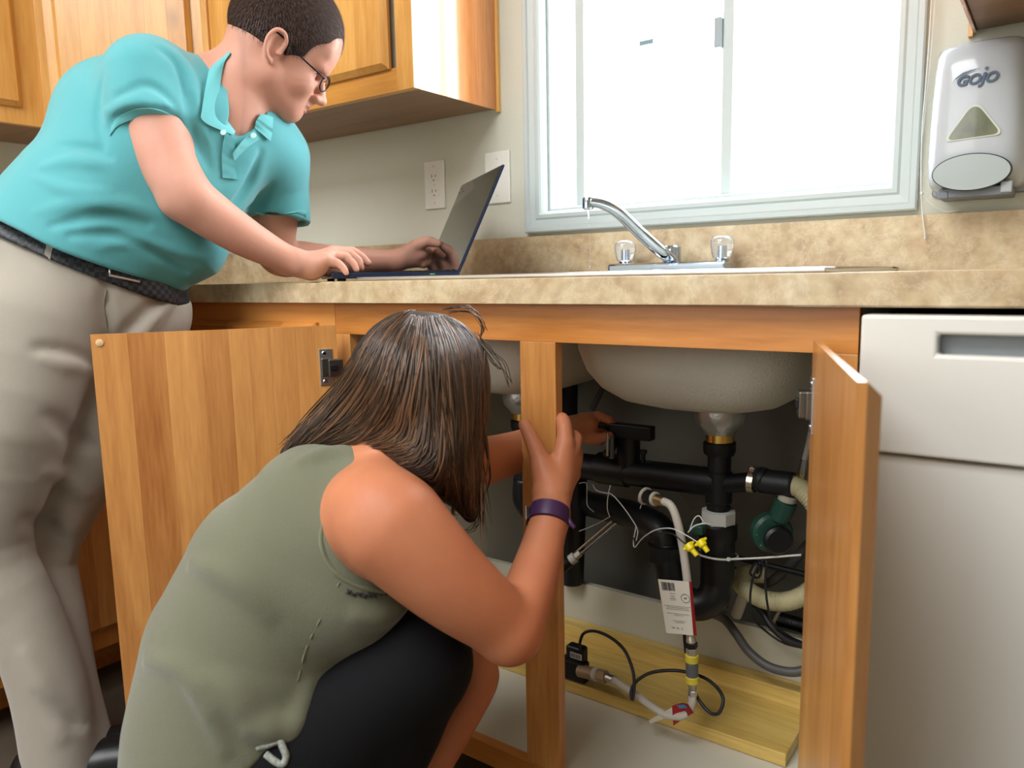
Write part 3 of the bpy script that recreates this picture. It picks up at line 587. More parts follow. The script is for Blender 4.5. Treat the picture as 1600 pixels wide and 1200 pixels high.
n2 = Y(1232, 772, sy-.005); cyl('white_collar', n1, n1+(n2-n1)*.9, .0155, mat('collar_white', '#aaa595', .5), gv); cyl('outlet', n2, Y(1237, 757, sy-.008), .0125, BLK, gv)
# right supply line with tag
rs = thing('right_supply_line', 'white braided supply line with a paper tag in the cabinet\'s right corner', 'hose')
tube('line', [Y(1256, 722, .42), Y(1262, 700, .42), Y(1272, 655, .42), Y(1284, 610, .42), Y(1290, 560, .42)], .0055, PWH, rs); cyl('crimp', Y(1252, 742, .42), Y(1257, 718, .42), .0075, STL, rs, 8 and .0065); cyl('nut', Y(1249, 752, .42), Y(1252, 738, .42), .009, BRS, rs, sides=6)
pt = [Y(1262, 700, .415), Y(1280, 715, .41), Y(1292, 672, .41), Y(1272, 660, .415)]
bm = bmesh.new(); a_ = [bm.verts.new(p) for p in pt]; b_ = [bm.verts.new(p+np.array([0, -.0006, 0])) for p in pt]; bm.faces.new(a_); bm.faces.new(b_[::-1])
for k in range(4): bm.faces.new((a_[k], a_[(k+1) % 4], b_[(k+1) % 4], b_[k]))
PAP = mat('paper_tag', '#c3beb0', .7); tg = fin('paper_tag', bm, PAP, rs)
INK = mat('ink_black', '#1c1b1e', .7)
ox_, oy_ = Y(1277, 690, .408), None
text('print', 'C(US)US', .011, frameM(Y(1281, 688, .4085), Y(1284, 670, .4085)-Y(1277, 705, .4085), (-1, 0, .25)), INK, tg, .0001)
# main white supply hose with tag, valve and flow connector
ms = thing('white_supply_hose', 'white supply hose bending down from the drain to the yellow-ringed connector', 'hose')
h0 = Y(1013, 777, .20); h1 = Y(1030, 781, .19)
cyl('flange', Y(1006, 774, .205), Y(1010, 776, .203), .016, PWH, ms); cyl('black_nut', Y(1010, 776, .203), Y(1022, 779, .196), .013, BLK, ms, sides=8); cyl('white_ring', Y(1021, 779, .196), Y(1025, 780, .194), .0125, PWH, ms)
cyl('brass_crimp', Y(1025, 780, .194), Y(1038, 784, .188), .0095, mat('brass_crimp', (.62, .5, .3), .3, 1), ms, rb=.0075)
tube('hose', [Y(1036, 783, .188), Y(1048, 790, .183), Y(1057, 810, .18), Y(1066, 850, .18), Y(1073, 900, .18), Y(1077, 950, .18), Y(1079, 992, .18)], .0070, PWH, ms)
def vt(p0, p1, r, m, nm, rb=None, s=20, par=None): return cyl(nm, Y(*p0, .18), Y(*p1, .18), r, m, ms if par is None else par, rb=rb, sides=s)
vt((1079, 990), (1080, 1003), .0060, mat('cast_metal2', (.55, .5, .42), .35, .8), 'crimp', .0085); vt((1080, 1003), (1080.5, 1012), .0105, BLK, 'washer', s=6); vt((1080.5, 1012), (1081, 1022), .0095, mat('fitting_grey', (.45, .42, .36), .4, .7), 'hex_nut', s=6)
vt((1081, 1022), (1081, 1034), .0115, mat('ring_yellow', '#c9b53c', .45), 'yellow_ring'); vt((1081, 1034), (1081.5, 1056), .0105, mat('connector_grey', '#56585c', .4), 'connector_body'); vt((1081.5, 1056), (1082, 1067), .0115, mat('ring_yellow', '#c9b53c', .45), 'yellow_ring')
vt((1082, 1067), (1082, 1078), .0085, mat('fitting_grey', (.45, .42, .36), .4, .7), 'fitting', .0065); vt((1082, 1078), (1082, 1088), .0078, STL, 'crimp', s=6)
tube('lower_hose', [Y(1082, 1087, .18), Y(1081, 1100, .178), Y(1070, 1117, .17), Y(1045, 1118, .172), Y(1020, 1105, .178), Y(990, 1083, .187), Y(958, 1062, .20)], .0070, PWH, ms)
# big paper tag wrapped on hose
def paper(name, corners, parent, m, th=.0007, curl=0):
    bm = bmesh.new(); c = [np.array(k) for k in corners]; n = 10; g = []
    nrm = np.cross(c[1]-c[0], c[3]-c[0]); nrm /= np.linalg.norm(nrm); rows = []
    for s_ in (0, 1):
        for j in range(5):
            row = []
            for i in range(n+1):
                u, v = i/n, j/4; p = c[0]*(1-u)*(1-v)+c[1]*u*(1-v)+c[2]*u*v+c[3]*(1-u)*v; p = p+nrm*(curl*math.sin(u*PI*1.3)*1+s_*th); row.append(bm.verts.new(p))
            rows.append(row)
    for s_ in (0, 1):
        for j in range(4):
            for i in range(n):
                r0, r1 = rows[s_*5+j], rows[s_*5+j+1]; f = (r0[i], r0[i+1], r1[i+1], r1[i]); bm.faces.new(f if s_ else f[::-1])
    for j in range(4):
        for i in (0, n): bm.faces.new((rows[j][i], rows[j+1][i], rows[5+j+1][i], rows[5+j][i]))
    for j in (0, 4):
        for i in range(n): bm.faces.new((rows[j][i], rows[j][i+1], rows[5+j][i+1], rows[5+j][i]))
    bmesh.ops.recalc_face_normals(bm, faces=bm.faces); return fin(name, bm, m, parent, False)
yt = .168
TC = [Y(1028, 905, yt), Y(1077, 909, yt), Y(1084, 993, yt), Y(1041, 989, yt)]
pg = paper('paper_tag', TC, ms, mat('tag_white', '#d0cabc', .7), .0006)
RED = mat('tag_red', '#8e1218', .5); paper('red_band', [Y(1076.6, 908.8, yt-.0003), Y(1081, 909.5, yt+.004), Y(1089, 993.5, yt+.004), Y(1083.6, 993, yt-.0003)], pg, RED, .0008)
U_ = TC[1]-TC[0]; V_ = TC[3]-TC[0]; UL = np.linalg.norm(U_); nrm = np.cross(U_, V_); nrm /= np.linalg.norm(nrm); nrm = nrm*(-1 if nrm@(-CF) < 0 else 1)
tp_ = lambda u, v: TC[0]+U_*u+V_*v+nrm*.0009
bm = bmesh.new(); rnd = random.Random(5); u = .10
while u < .50:
    w_ = rnd.choice((.008, .012, .02)); q_ = [bm.verts.new(tp_(a, b)) for a, b in ((u, .04), (u+w_, .04), (u+w_, .19), (u, .19))]; bm.faces.new(q_); u += w_+rnd.choice((.008, .014))
fin('barcode', bm, INK, pg)
TM = lambda u, v: frameM(tp_(u, v), U_, -V_) if np.cross(U_, -V_)@nrm > 0 else frameM(tp_(u, v), U_, -V_)
lines = [(.42, .24, 'Supply hose', .0020), (.40, .285, 'For faucets', .0018), (.40, .31, 'and sinks', .0018), (.40, .335, 'Made for 3/8 in', .0018), (.40, .36, 'cold or hot', .0018),
         (.5, .47, 'Hand tighten only. Do not use pipe dope or tape on ends', .0020), (.5, .50, 'Check for leaks after fitting and again in one day', .0020), (.5, .53, 'Inspect once a year. Replace if it is worn or kinked', .0020), (.5, .61, 'Keep away from bleach and acids or other cleaners', .0019), (.5, .64, 'Max 125 PSI   180 F', .0020), (.5, .74, 'Do not over tighten the nut', .0020), (.5, .77, 'See leaflet for details', .0019), (.4, .88, 'US   UL   C', .0042)]
for u, v, s_, z_ in lines: text('print_line', s_, z_, TM(u, v), INK, pg, .00005)
bm = bmesh.new(); tubem(bm, [tp_(.80+.13*math.cos(a)*1.0, .31+.055*math.sin(a)*1.4) for a in np.linspace(0, 2*PI, 24)], .0003, 6); fin('round_mark', bm, INK, pg); text('mark_text', 'NSF', .0034, TM(.80, .31), INK, pg, .00005, bold=.00008)
# small red tag near the floor
rt = paper('red_tag', [Y(1050, 1103, .165), Y(1077, 1098, .16), Y(1086, 1112, .16), Y(1052, 1134, .165)], ms, RED, .0007, .006); paper('blue_mark', [Y(1057, 1102, .158), Y(1069, 1101, .156), Y(1074, 1106, .156), Y(1062, 1107, .158)], rt, mat('tag_blue', '#3d6f9c', .5), .0005)
paper('tag_flap', [Y(1013, 1126, .17), Y(1052, 1104, .166), Y(1053, 1117, .166), Y(1016, 1131, .17)], ms, PAP, .0006)
# shut-off sensor on the board with its cable
sv = thing('flow_sensor', 'black flow sensor with a white barcode sticker lying on the pine board', 'sensor')
sp = Y(899, 1040, .235); box('sensor_body', Y(888, 1040, .24)-np.array([0, .012, .0]), Y(915, 1012, .24)+np.array([0, .012, .0]), BLK, sv, .006, seg=3)
box('sensor_base', Y(868, 1050, .235)-np.array([.01, .012, .0]), Y(918, 1036, .235)+np.array([0, .010, 0]), BLK, sv, .004)
st = Y(900, 1025, .226); st_ = box('sticker', st+np.array([-.013, -.0006, -.006]), st+np.array([.013, 0, .006]), mat('sticker_white', '#b4b2a8', .5), sv, 0)
for k in range(6): box('sticker_bar', st+np.array([-.011+k*.0038, -.0010, -.004]), st+np.array([-.0092+k*.0038, -.0005, .004]), INK, st_, 0)
cyl('sensor_outlet', Y(905, 1048, .225), Y(928, 1053, .22), .012, mat('fitting_brown', (.35, .25, .16), .4, .5), sv); cyl('white_band', Y(928, 1053, .22), Y(935, 1055, .218), .0128, PWH, sv)
cyl('hex_nut', Y(935, 1055, .218), Y(948, 1058, .213), .0125, mat('fitting_brown', (.35, .25, .16), .4, .5), sv, sides=6); cyl('crimp', Y(948, 1058, .213), Y(960, 1063, .21), .0085, STL, sv)
cyl('inlet_pipe', Y(840, 1040, .25), Y(885, 1046, .238), .013, BLK, sv)
cb1 = tag(tube('sensor_cable', [Y(907, 1018, .23), Y(906, 1005, .23), Y(912, 990, .23), Y(928, 986, .22), Y(952, 995, .205), Y(975, 1015, .19), Y(988, 1045, .175), Y(991, 1070, .165), Y(989, 1091, .155), Y(986, 1089, .155), Y(988, 1074, .165), Y(1000, 1060, .18), Y(1022, 1050, .20), Y(1060, 1048, .22), Y(1098, 1058, .215), Y(1120, 1074, .205), Y(1130, 1093, .19), Y(1124, 1113, .18), Y(1112, 1115, .18), Y(1098, 1102, .185), Y(1085, 1080, .195), Y(1076, 1045, .20), Y(1070, 1000, .20), Y(1069, 960, .20)], .0030, BLR, None, 10), 'black cable looping from the flow sensor over the pine board', 'cable')
# angled supply tube at left with fittings
an = thing('angled_supply_tube', 'thin twin supply tube slanting down left to a white-ringed fitting', 'hose')
cyl('tube', Y(970, 812, .34), Y(907, 866, .30), .0035, DST, an); cyl('tube', Y(963, 809, .34), Y(902, 861, .30), .0025, mat('fitting_brown', (.35, .25, .16), .4, .5), an); cyl('nut', Y(907, 863, .30), Y(899, 870, .295), .008, mat('fitting_grey', (.45, .42, .36), .4, .7), an, sides=6)
cyl('white_ring', Y(899, 870, .295), Y(891, 876, .29), .011, PWH, an); cyl('black_body', Y(891, 876, .29), Y(877, 888, .285), .012, BLK, an); cyl('white_tip', Y(879, 886, .285), Y(872, 896, .28), .009, PWH, an, rb=.004)
# clear/chrome inline piece at the far hand
cp = tag(cyl('chrome_sprayer_shank', Y(949, 712, .26), Y(949, 676, .26), .0028, CHR), 'slim bright metal shank under the woman\'s far hand', 'fitting'); cyl('bracket', Y(955, 716, .27), Y(955, 680, .27), .006, mat('clear_grey', '#55544f', .3), cp)
tag(cyl('grey_hose_upper', Y(925, 640, .42), Y(945, 600, .42), .006, PGRY), 'short grey hose slanting up behind the gap between the bowls', 'hose')
# dark hoses on the right
tag(tube('thick_dark_hose', [Y(1085, 948, .41), Y(1110, 958, .395), Y(1132, 968, .375), Y(1150, 990, .36), Y(1170, 1018, .355), Y(1200, 1041, .35), Y(1235, 1050, .35), Y(1262, 1045, .36), Y(1285, 1030, .38)], .0085, PGRY), 'thick dark grey hose sagging over the white board', 'hose')
tag(tube('grey_drain_hose', [Y(1290, 815, .43), Y(1262, 850, .45), Y(1230, 888, .46), Y(1195, 912, .47), Y(1160, 900, .48), Y(1130, 880, .49)], .009, PGRY), 'grey hose slanting behind the green valve', 'hose')
tag(cyl('black_rod', Y(1120, 864, .44), Y(1290, 905, .44), .0055, BLR), 'thin straight black tube running behind the green valve', 'pipe')
wires = [[(1188, 878, .30), (1176, 905, .30), (1172, 940, .30), (1176, 965, .33), (1195, 985, .37), (1225, 1005, .37), (1262, 1014, .38)],
         [(1198, 876, .30), (1196, 910, .30), (1200, 950, .30), (1208, 975, .34), (1235, 995, .37), (1264, 1008, .38)],
         [(1192, 875, .31), (1184, 895, .31), (1186, 888, .29), (1180, 880, .29), (1172, 896, .30), (1186, 902, .31), (1192, 880, .30)]]
vw = thing('valve_wiring', 'black wires hanging below the green valve', 'cable')
for w_ in wires: tube('wire', [Y(*p) for p in w_], .0021, BLR, vw, 8)
tag(tube('black_cable', [Y(1165, 930, .38), Y(1190, 955, .37), Y(1205, 978, .36), Y(1230, 1000, .36), Y(1262, 1010, .37), Y(1290, 1012, .38)], .0065, BLR), 'black cable draped over the white board\'s right end', 'cable')
fm = thing('black_fitting', 'black threaded fitting with a cream end lying behind the white board', 'fitting'); cyl('cream_end', Y(1211, 964, .46), Y(1216, 967, .46), .015, CREAM, fm); cyl('body', Y(1216, 967, .46), Y(1290, 987, .46), .014, BLK, fm)
text('lettering', '1/2 IN', .008, frameM(Y(1236, 972, .444), Y(1260, 978, .444)-Y(1220, 968, .444), (0, 0, 1)), mat('print_grey', '#8d8c88', .5), fm, .0002)
tag(tube('coiled_spring_cable', [Y(1128+9*math.sin(k*1.3), 925+k*2.1, .40+.008*math.cos(k*1.3)) for k in range(22)], .0016, DST, None, 6, 4), 'tangled thin dark cable behind the trap', 'cable')
# cable tie
zt_ = thing('cable_tie', 'white cable tie round the black trap, its long tail sticking out right', 'cable tie')
ring = [(sx+.0355*math.cos(a), sy+.0355*math.sin(a), zz(866)-.004*math.sin(a)) for a in np.linspace(-PI*.95, PI*.95, 26)]
tube('loop', ring, .0020, TIE, zt_, 6, 2); e0 = np.array([sx+.030, sy-.026, zz(862)]); e1 = Y(1252, 867, sy-.02)
tube('tail', [e0, (e0+e1)/2+np.array([0, 0, -.001]), e1], .0019, TIE, zt_, 6); box('head', e0-.003, e0+.003, TIE, zt_, .001)
# wiring with yellow wire nuts
wr = thing('thin_wires', 'thin white and black wires strung across the drain to the wire nuts', 'wire')
WW = mat('wire_white', '#c9c9c6', .5)
for pts, m_, r_ in (([(905, 755, .24), (916, 755, .24), (917, 772, .24), (918, 790, .24), (928, 800, .24)], WW, .0008), ([(926, 757, .24), (932, 766, .235), (945, 770, .23), (955, 772, .225), (968, 785, .22), (985, 808, .21), (996, 828, .205), (994, 845, .20)], WW, .0010),
                    ([(954, 758, .24), (950, 775, .235), (949, 795, .23), (953, 808, .23)], WW, .0009), ([(952, 808, .23), (930, 820, .24), (905, 830, .25)], WW, .0008), ([(1000, 795, .20), (1005, 780, .20), (1007, 772, .20)], WW, .0008),
                    ([(994, 822, .20), (990, 845, .195), (992, 855, .19), (1005, 840, .185), (1025, 828, .175), (1050, 826, .165), (1075, 838, .16), (1094, 850, .16)], WW, .0010),
                    ([(990, 840, .195), (994, 852, .19), (1008, 845, .185), (1030, 834, .175), (1050, 834, .165), (1066, 846, .16), (1078, 855, .16)], BLR, .0013),
                    ([(1075, 832, .19), (1085, 822, .19), (1100, 818, .19), (1112, 820, .20)], WW, .0013), ([(1078, 828, .20), (1084, 812, .20), (1092, 806, .20), (1100, 816, .20)], WW, .0011)):
    tube('wire', [Y(*p) for p in pts], r_, m_, wr, 6)
YEL = mat('wire_nut_yellow', '#e3cf12', .35)
for k, (a_, b_) in enumerate((((1074, 850), (1089, 868)), ((1093, 844), (1106, 862)))):
    w0 = Y(*a_, .158); w1 = Y(*b_, .155); t_ = w1-w0; Lw = np.linalg.norm(t_)
    t = tag(lathe('wire_nut', [(0, 0), (.0065, 0), (.0075, .002), (.0072, .010), (.0046, .013), (.0040, Lw), (0, Lw+.001)], w0, YEL, None, 10, t_), ['yellow wire nut nearer the white hose, the left of the pair', 'yellow wire nut on the right of the pair, against the black trap'][k], 'wire nut', 'yellow wire nuts')
    side = np.cross(t_/Lw, CF); 
    for s_ in (-1, 1): cyl('wing', w0+t_*.15+side*s_*.006, w0+t_*.15+side*s_*.0125, .0035, YEL, t, rb=.002, sides=8)
jb = tag(box('green_terminal', Y(1075, 834, .23), Y(1104, 818, .25), mat('terminal_green', '#23463a', .5), None, .003), 'small dark green terminal block behind the wire nuts', 'terminal')
cl = tag(paper('hanging_label', [Y(1062, 771, .36), Y(1096, 778, .36), Y(1104, 800, .36), Y(1080, 797, .36)], None, mat('label_dull', '#6b665e', .6)), 'crumpled dull label hanging behind the white nut', 'label')
# ================================================================== FIGURES: signed-distance modelling helpers
class Field:
    def __init__(s, lo, hi, h):
        s.lo = np.array(lo, float); s.h = h; s.n = np.ceil((np.array(hi)-s.lo)/h).astype(int)+1; s.F = np.full(s.n, .06, np.float32)
    def sub(s, lo, hi):
        a = np.clip(np.floor((np.array(lo)-s.lo)/s.h).astype(int), 0, s.n); b = np.clip(np.ceil((np.array(hi)-s.lo)/s.h).astype(int)+1, 0, s.n); return a, b
    def put(s, fn, lo, hi, k, op='add'):
        m = k+.012; a, b = s.sub(np.array(lo)-m, np.array(hi)+m)
        if np.any(b <= a): return
        ax = [(s.lo[i]+s.h*np.arange(a[i], b[i])).astype(np.float32) for i in range(3)]
        X, Yy, Zz = ax[0][:, None, None], ax[1][None, :, None], ax[2][None, None, :]
        d = fn(X, Yy, Zz); V = s.F[a[0]:b[0], a[1]:b[1], a[2]:b[2]]
        if op == 'add': h = np.maximum(k-np.abs(V-d), 0)/max(k, 1e-6); V[...] = np.minimum(V, d)-h*h*k*.25
        elif op == 'sub': d = -d; h = np.maximum(k-np.abs(V-d), 0)/max(k, 1e-6); V[...] = np.maximum(V, d)+h*h*k*.25
        elif op == 'int': h = np.maximum(k-np.abs(V-d), 0)/max(k, 1e-6); V[...] = np.maximum(V, d)+h*h*k*.25
        elif op == 'disp': V[...] = V+d
    def cone(s, a, b, ra, rb, k=.02, flat=None, op='add'):
        a = np.array(a, float); b = np.array(b, float); ba = b-a; L2 = max(float(ba@ba), 1e-9); r = max(ra, rb)*1.02
        def fn(X, Yy, Zz):
            px, py, pz = X-a[0], Yy-a[1], Zz-a[2]; t = np.clip((px*ba[0]+py*ba[1]+pz*ba[2])/L2, 0, 1)
            qx, qy, qz = px-t*ba[0], py-t*ba[1], pz-t*ba[2]; rr = ra+(rb-ra)*t
            if flat is None: return np.sqrt(qx*qx+qy*qy+qz*qz)-rr
            ax, f = flat; c = (qx*ax[0]+qy*ax[1]+qz*ax[2]); e = c*(1/f-1); qx, qy, qz = qx+e*ax[0], qy+e*ax[1], qz+e*ax[2]
            return (np.sqrt(qx*qx+qy*qy+qz*qz)-rr)*min(f, 1)
        s.put(fn, np.minimum(a, b)-r, np.maximum(a, b)+r, k, op)
    def chain(s, pts, rad, k=.02, flat=None, n=1, op='add'):
        if n > 1:
            m = len(pts); t = np.linspace(0, m-1, (m-1)*n+1); rad = np.interp(t, range(m), rad); pts = spline(pts, n)
        P = [np.array(p, float) for p in pts]; R_ = [float(r) for r in rad]; rm = max(R_)*1.02
        def fn(X, Yy, Zz):
            out = None
            for i in range(len(P)-1):
                a_, ba = P[i], P[i+1]-P[i]; L2 = max(float(ba@ba), 1e-9); px, py, pz = X-a_[0], Yy-a_[1], Zz-a_[2]; t = np.clip((px*ba[0]+py*ba[1]+pz*ba[2])/L2, 0, 1)
                qx, qy, qz = px-t*ba[0], py-t*ba[1], pz-t*ba[2]; rr = R_[i]+(R_[i+1]-R_[i])*t
                if flat is not None: ax, f = flat; c = (qx*ax[0]+qy*ax[1]+qz*ax[2])*(1/f-1); qx, qy, qz = qx+c*ax[0], qy+c*ax[1], qz+c*ax[2]
                d = np.sqrt(qx*qx+qy*qy+qz*qz)-rr; out = d if out is None else np.minimum(out, d)
            return out
        s.put(fn, np.min(P, 0)-rm, np.max(P, 0)+rm, k, op)
    def ell(s, c, r, ax=None, k=.02, op='add'):
        """ellipsoid; ax = 3 orthonormal axes (rows)"""
        c = np.array(c, float); r = np.array(r, float); A = np.eye(3) if ax is None else np.array([v/np.linalg.norm(v) for v in np.array(ax, float)])
        ext = np.sqrt(((A*r[:, None])**2).sum(0))
        def fn(X, Yy, Zz):
            px, py, pz = X-c[0], Yy-c[1], Zz-c[2]; q = [(px*A[i][0]+py*A[i][1]+pz*A[i][2])/r[i] for i in range(3)]
            k0 = np.sqrt(q[0]**2+q[1]**2+q[2]**2); k1 = np.sqrt((q[0]/r[0])**2+(q[1]/r[1])**2+(q[2]/r[2])**2)+1e-6; return k0*(k0-1)/k1
        s.put(fn, c-ext, c+ext, k, op)
    def plane(s, p, n, k=.004, lo=None, hi=None):
        """keep the side opposite to n"""
        p = np.array(p, float); n = np.array(n, float); n /= np.linalg.norm(n)
        s.put(lambda X, Yy, Zz: (X-p[0])*n[0]+(Yy-p[1])*n[1]+(Zz-p[2])*n[2], s.lo if lo is None else lo, s.lo+s.h*s.n if hi is None else hi, k, 'int')
    def wrinkle(s, amp, freq, seed=0, stretch=(1, 1, 1)):
        r = np.random.default_rng(seed); ks = r.normal(size=(6, 3))*np.array(stretch); ph = r.uniform(0, 6.28, 6)
        def fn(X, Yy, Zz):
            o = 0
            for i, q in enumerate(ks):
                q = q/np.linalg.norm(q)*freq*(1+.35*i); o = o+np.sin(X*q[0]+Yy*q[1]+Zz*q[2]+ph[i]+1.7*np.sin(Zz*freq*.4+X*freq*.3+ph[i]))/(1+.5*i)
            return (o*amp/2).astype(np.float32)
        s.put(fn, s.lo, s.lo+s.h*s.n, 0, 'disp')
    def union(s, o, k=.01, op='add'):
        h = np.maximum(k-np.abs(s.F-o.F), 0)/max(k, 1e-6); s.F = np.minimum(s.F, o.F)-h*h*k*.25
    def surf(s, px, py, off=0, d0=.5, d1=2.2):
        r = ray(px, py); t = np.arange(d0, d1, .0015); P = CAM+t[:, None]*r; I = np.rint((P-s.lo)/s.h).astype(int); ok = np.all((I >= 0) & (I < s.n), axis=1); v = np.full(len(t), 1.0)
        v[ok] = s.F[tuple(I[ok].T)]; w = np.where(v < 0)[0]
        if len(w) == 0: return None
        return P[w[0]]+(-r/np.linalg.norm(r))*off
    def fold(s, pix, r, off=.0, k=.012, op='add', n=6):
        sink = -.55*r if op == 'add' else .35*r
        q = [s.surf(*p, off=off+sink) for p in spline([np.array(p, float) for p in pix], n)]; q = [p for p in q if p is not None]
        if len(q) < 3: return
        q = np.array(q)
        for _ in range(4): q[1:-1] = q[1:-1]*.5+.25*(q[:-2]+q[2:])
        m = len(q); rad = [r*(.25+.75*math.sin(PI*(i+.2)/(m-.6))) for i in range(m)]; s.chain(list(q), rad, k, op=op)
    def mesh(s, name, m, parent, iso=0.0, smooth=2, raw=False):
        F = s.F; ins = F < iso; c = np.zeros(np.array(F.shape)-1, np.uint8)
        for dx in (0, 1):
            for dy in (0, 1):
                for dz in (0, 1): c += ins[dx:F.shape[0]-1+dx, dy:F.shape[1]-1+dy, dz:F.shape[2]-1+dz]
        C = np.argwhere((c > 0) & (c < 8)); N = len(C); idx = np.full(c.shape, -1, np.int32); idx[tuple(C.T)] = np.arange(N); acc = np.zeros((N, 3)); cnt = np.zeros(N)
        offs = [(0, 0, 0), (1, 0, 0), (0, 1, 0), (1, 1, 0), (0, 0, 1), (1, 0, 1), (0, 1, 1), (1, 1, 1)]
        val = [F[C[:, 0]+o[0], C[:, 1]+o[1], C[:, 2]+o[2]].astype(float)-iso for o in offs]
        for a, b in ((0, 1), (2, 3), (4, 5), (6, 7), (0, 2), (1, 3), (4, 6), (5, 7), (0, 4), (1, 5), (2, 6), (3, 7)):
            m_ = (val[a] < 0) != (val[b] < 0); t = np.where(m_, val[a]/np.where(m_, val[a]-val[b], 1), 0); oa, ob = np.array(offs[a]), np.array(offs[b])
            acc += np.where(m_[:, None], oa+(ob-oa)*t[:, None], 0); cnt += m_
        V = s.lo+s.h*(C+acc/cnt[:, None]); Q = []
        for ax in range(3):
            u, v = [(1, 2), (2, 0), (0, 1)][ax]; sl0 = [slice(None)]*3; sl1 = [slice(None)]*3; sl0[ax] = slice(0, -1); sl1[ax] = slice(1, None)
            E = np.argwhere(ins[tuple(sl0)] != ins[tuple(sl1)]); E = E[(E[:, u] > 0) & (E[:, v] > 0) & (E[:, u] < F.shape[u]-1) & (E[:, v] < F.shape[v]-1)]
            flip = ins[tuple(E.T)]; q = []
            for du, dv_ in ((-1, -1), (0, -1), (0, 0), (-1, 0)): e = E.copy(); e[:, u] += du; e[:, v] += dv_; q.append(idx[tuple(e.T)])
            q = np.stack(q, 1); q = np.where(flip[:, None], q, q[:, ::-1]); Q.append(q[(q >= 0).all(1)])
        Q = np.concatenate(Q)
        for _ in range(smooth):   # Laplacian relax
            a = np.zeros_like(V); w = np.zeros(len(V))
            for i in range(4):
                j = (i+1) % 4; np.add.at(a, Q[:, i], V[Q[:, j]]); np.add.at(w, Q[:, i], 1); np.add.at(a, Q[:, j], V[Q[:, i]]); np.add.at(w, Q[:, j], 1)
            V = V*.4+.6*a/np.maximum(w, 1)[:, None]
        if raw: return V, Q
        return vqmesh(name, V, Q, m, parent)
def vqmesh(name, V, Q, m, parent):
    if True:
        me = bpy.data.meshes.new(name); me.vertices.add(len(V)); me.vertices.foreach_set('co', V.astype(np.float32).ravel()); me.loops.add(Q.size); me.loops.foreach_set('vertex_index', Q.astype(np.int32).ravel())
        me.polygons.add(len(Q)); me.polygons.foreach_set('loop_start', np.arange(0, Q.size, 4, dtype=np.int32)); me.polygons.foreach_set('use_smooth', np.ones(len(Q), bool)); me.update(calc_edges=True); me.validate()
        return link(name, me, m, parent)
def skin(name, base, red):
    m = mat(name, base, .5, spec=.35, sss=.12, bump=.12, bscale=420); nt = m.node_tree; b = nt.nodes['Principled BSDF']
    tc = nt.nodes.new('ShaderNodeTexCoord'); n = nt.nodes.new('ShaderNodeTexNoise'); n.inputs['Scale'].default_value = 14; n.inputs['Detail'].default_value = 5; nt.links.new(tc.outputs['Object'], n.inputs[0])
    mx = nt.nodes.new('ShaderNodeMix'); mx.data_type = 'RGBA'; mx.inputs[6].default_value = hexl(base); mx.inputs[7].default_value = hexl(red); nt.links.new(n.outputs[0], mx.inputs[0]); nt.links.new(mx.outputs[2], b.inputs['Base Color']); return m
def cloth(name, c, bs=900, bump=.25, sheen=.3, na=.05):
    m = mat(name, c, .85, spec=.25, noise_amt=na, nscale=5, bump=bump, bscale=bs); m.node_tree.nodes['Principled BSDF'].inputs['Sheen Weight'].default_value = sheen; return m
CT = -CF   # towards the camera

def sheet2(name, FA, ea, oa, FB, eb, ob, m, parent, n=28, rows=7, th=.0018, bulge=.004):
    """cloth strip between an edge on one surface and an edge on another"""
    def edge(F, e, off):
        P = spline([np.array(p, float) for p in e], 8); P = [np.array([np.interp(t, np.linspace(0, 1, len(P)), [p[i] for p in P]) for i in range(2)]) for t in np.linspace(0, 1, n)]; q = [F.surf(*p, off=off) for p in P]
        good = [i for i in range(n) if q[i] is not None]
        if not good: return None
        d_ = [float((q[i]-CAM)@CF) for i in good]; med = np.median(d_); dd = np.interp(range(n), good, np.clip(d_, med-.08, med+.08))
        for _ in range(4): dd[1:-1] = dd[1:-1]*.5+.25*(dd[:-2]+dd[2:])
        return np.array([D(P[i][0], P[i][1], dd[i]) for i in range(n)])
    A, B_ = edge(FA, ea, oa), edge(FB, eb, ob)
    if A is None or B_ is None: return
    bm = bmesh.new(); V = [[bm.verts.new(A[i]*(1-v)+B_[i]*v+CT*bulge*math.sin(v*PI)) for i in range(n)] for v in np.linspace(0, 1, rows)]
    fs = [bm.faces.new((V[j][i], V[j][i+1], V[j+1][i+1], V[j+1][i])) for j in range(rows-1) for i in range(n-1)]; bm.normal_update()
    if Vector(fs[len(fs)//2].normal).dot(Vector(CT)) < 0: bmesh.ops.reverse_faces(bm, faces=bm.faces[:])
    bmesh.ops.solidify(bm, geom=bm.faces[:], thickness=th); o = fin(name, bm, m, parent, True); autosmooth(o, 60); return o
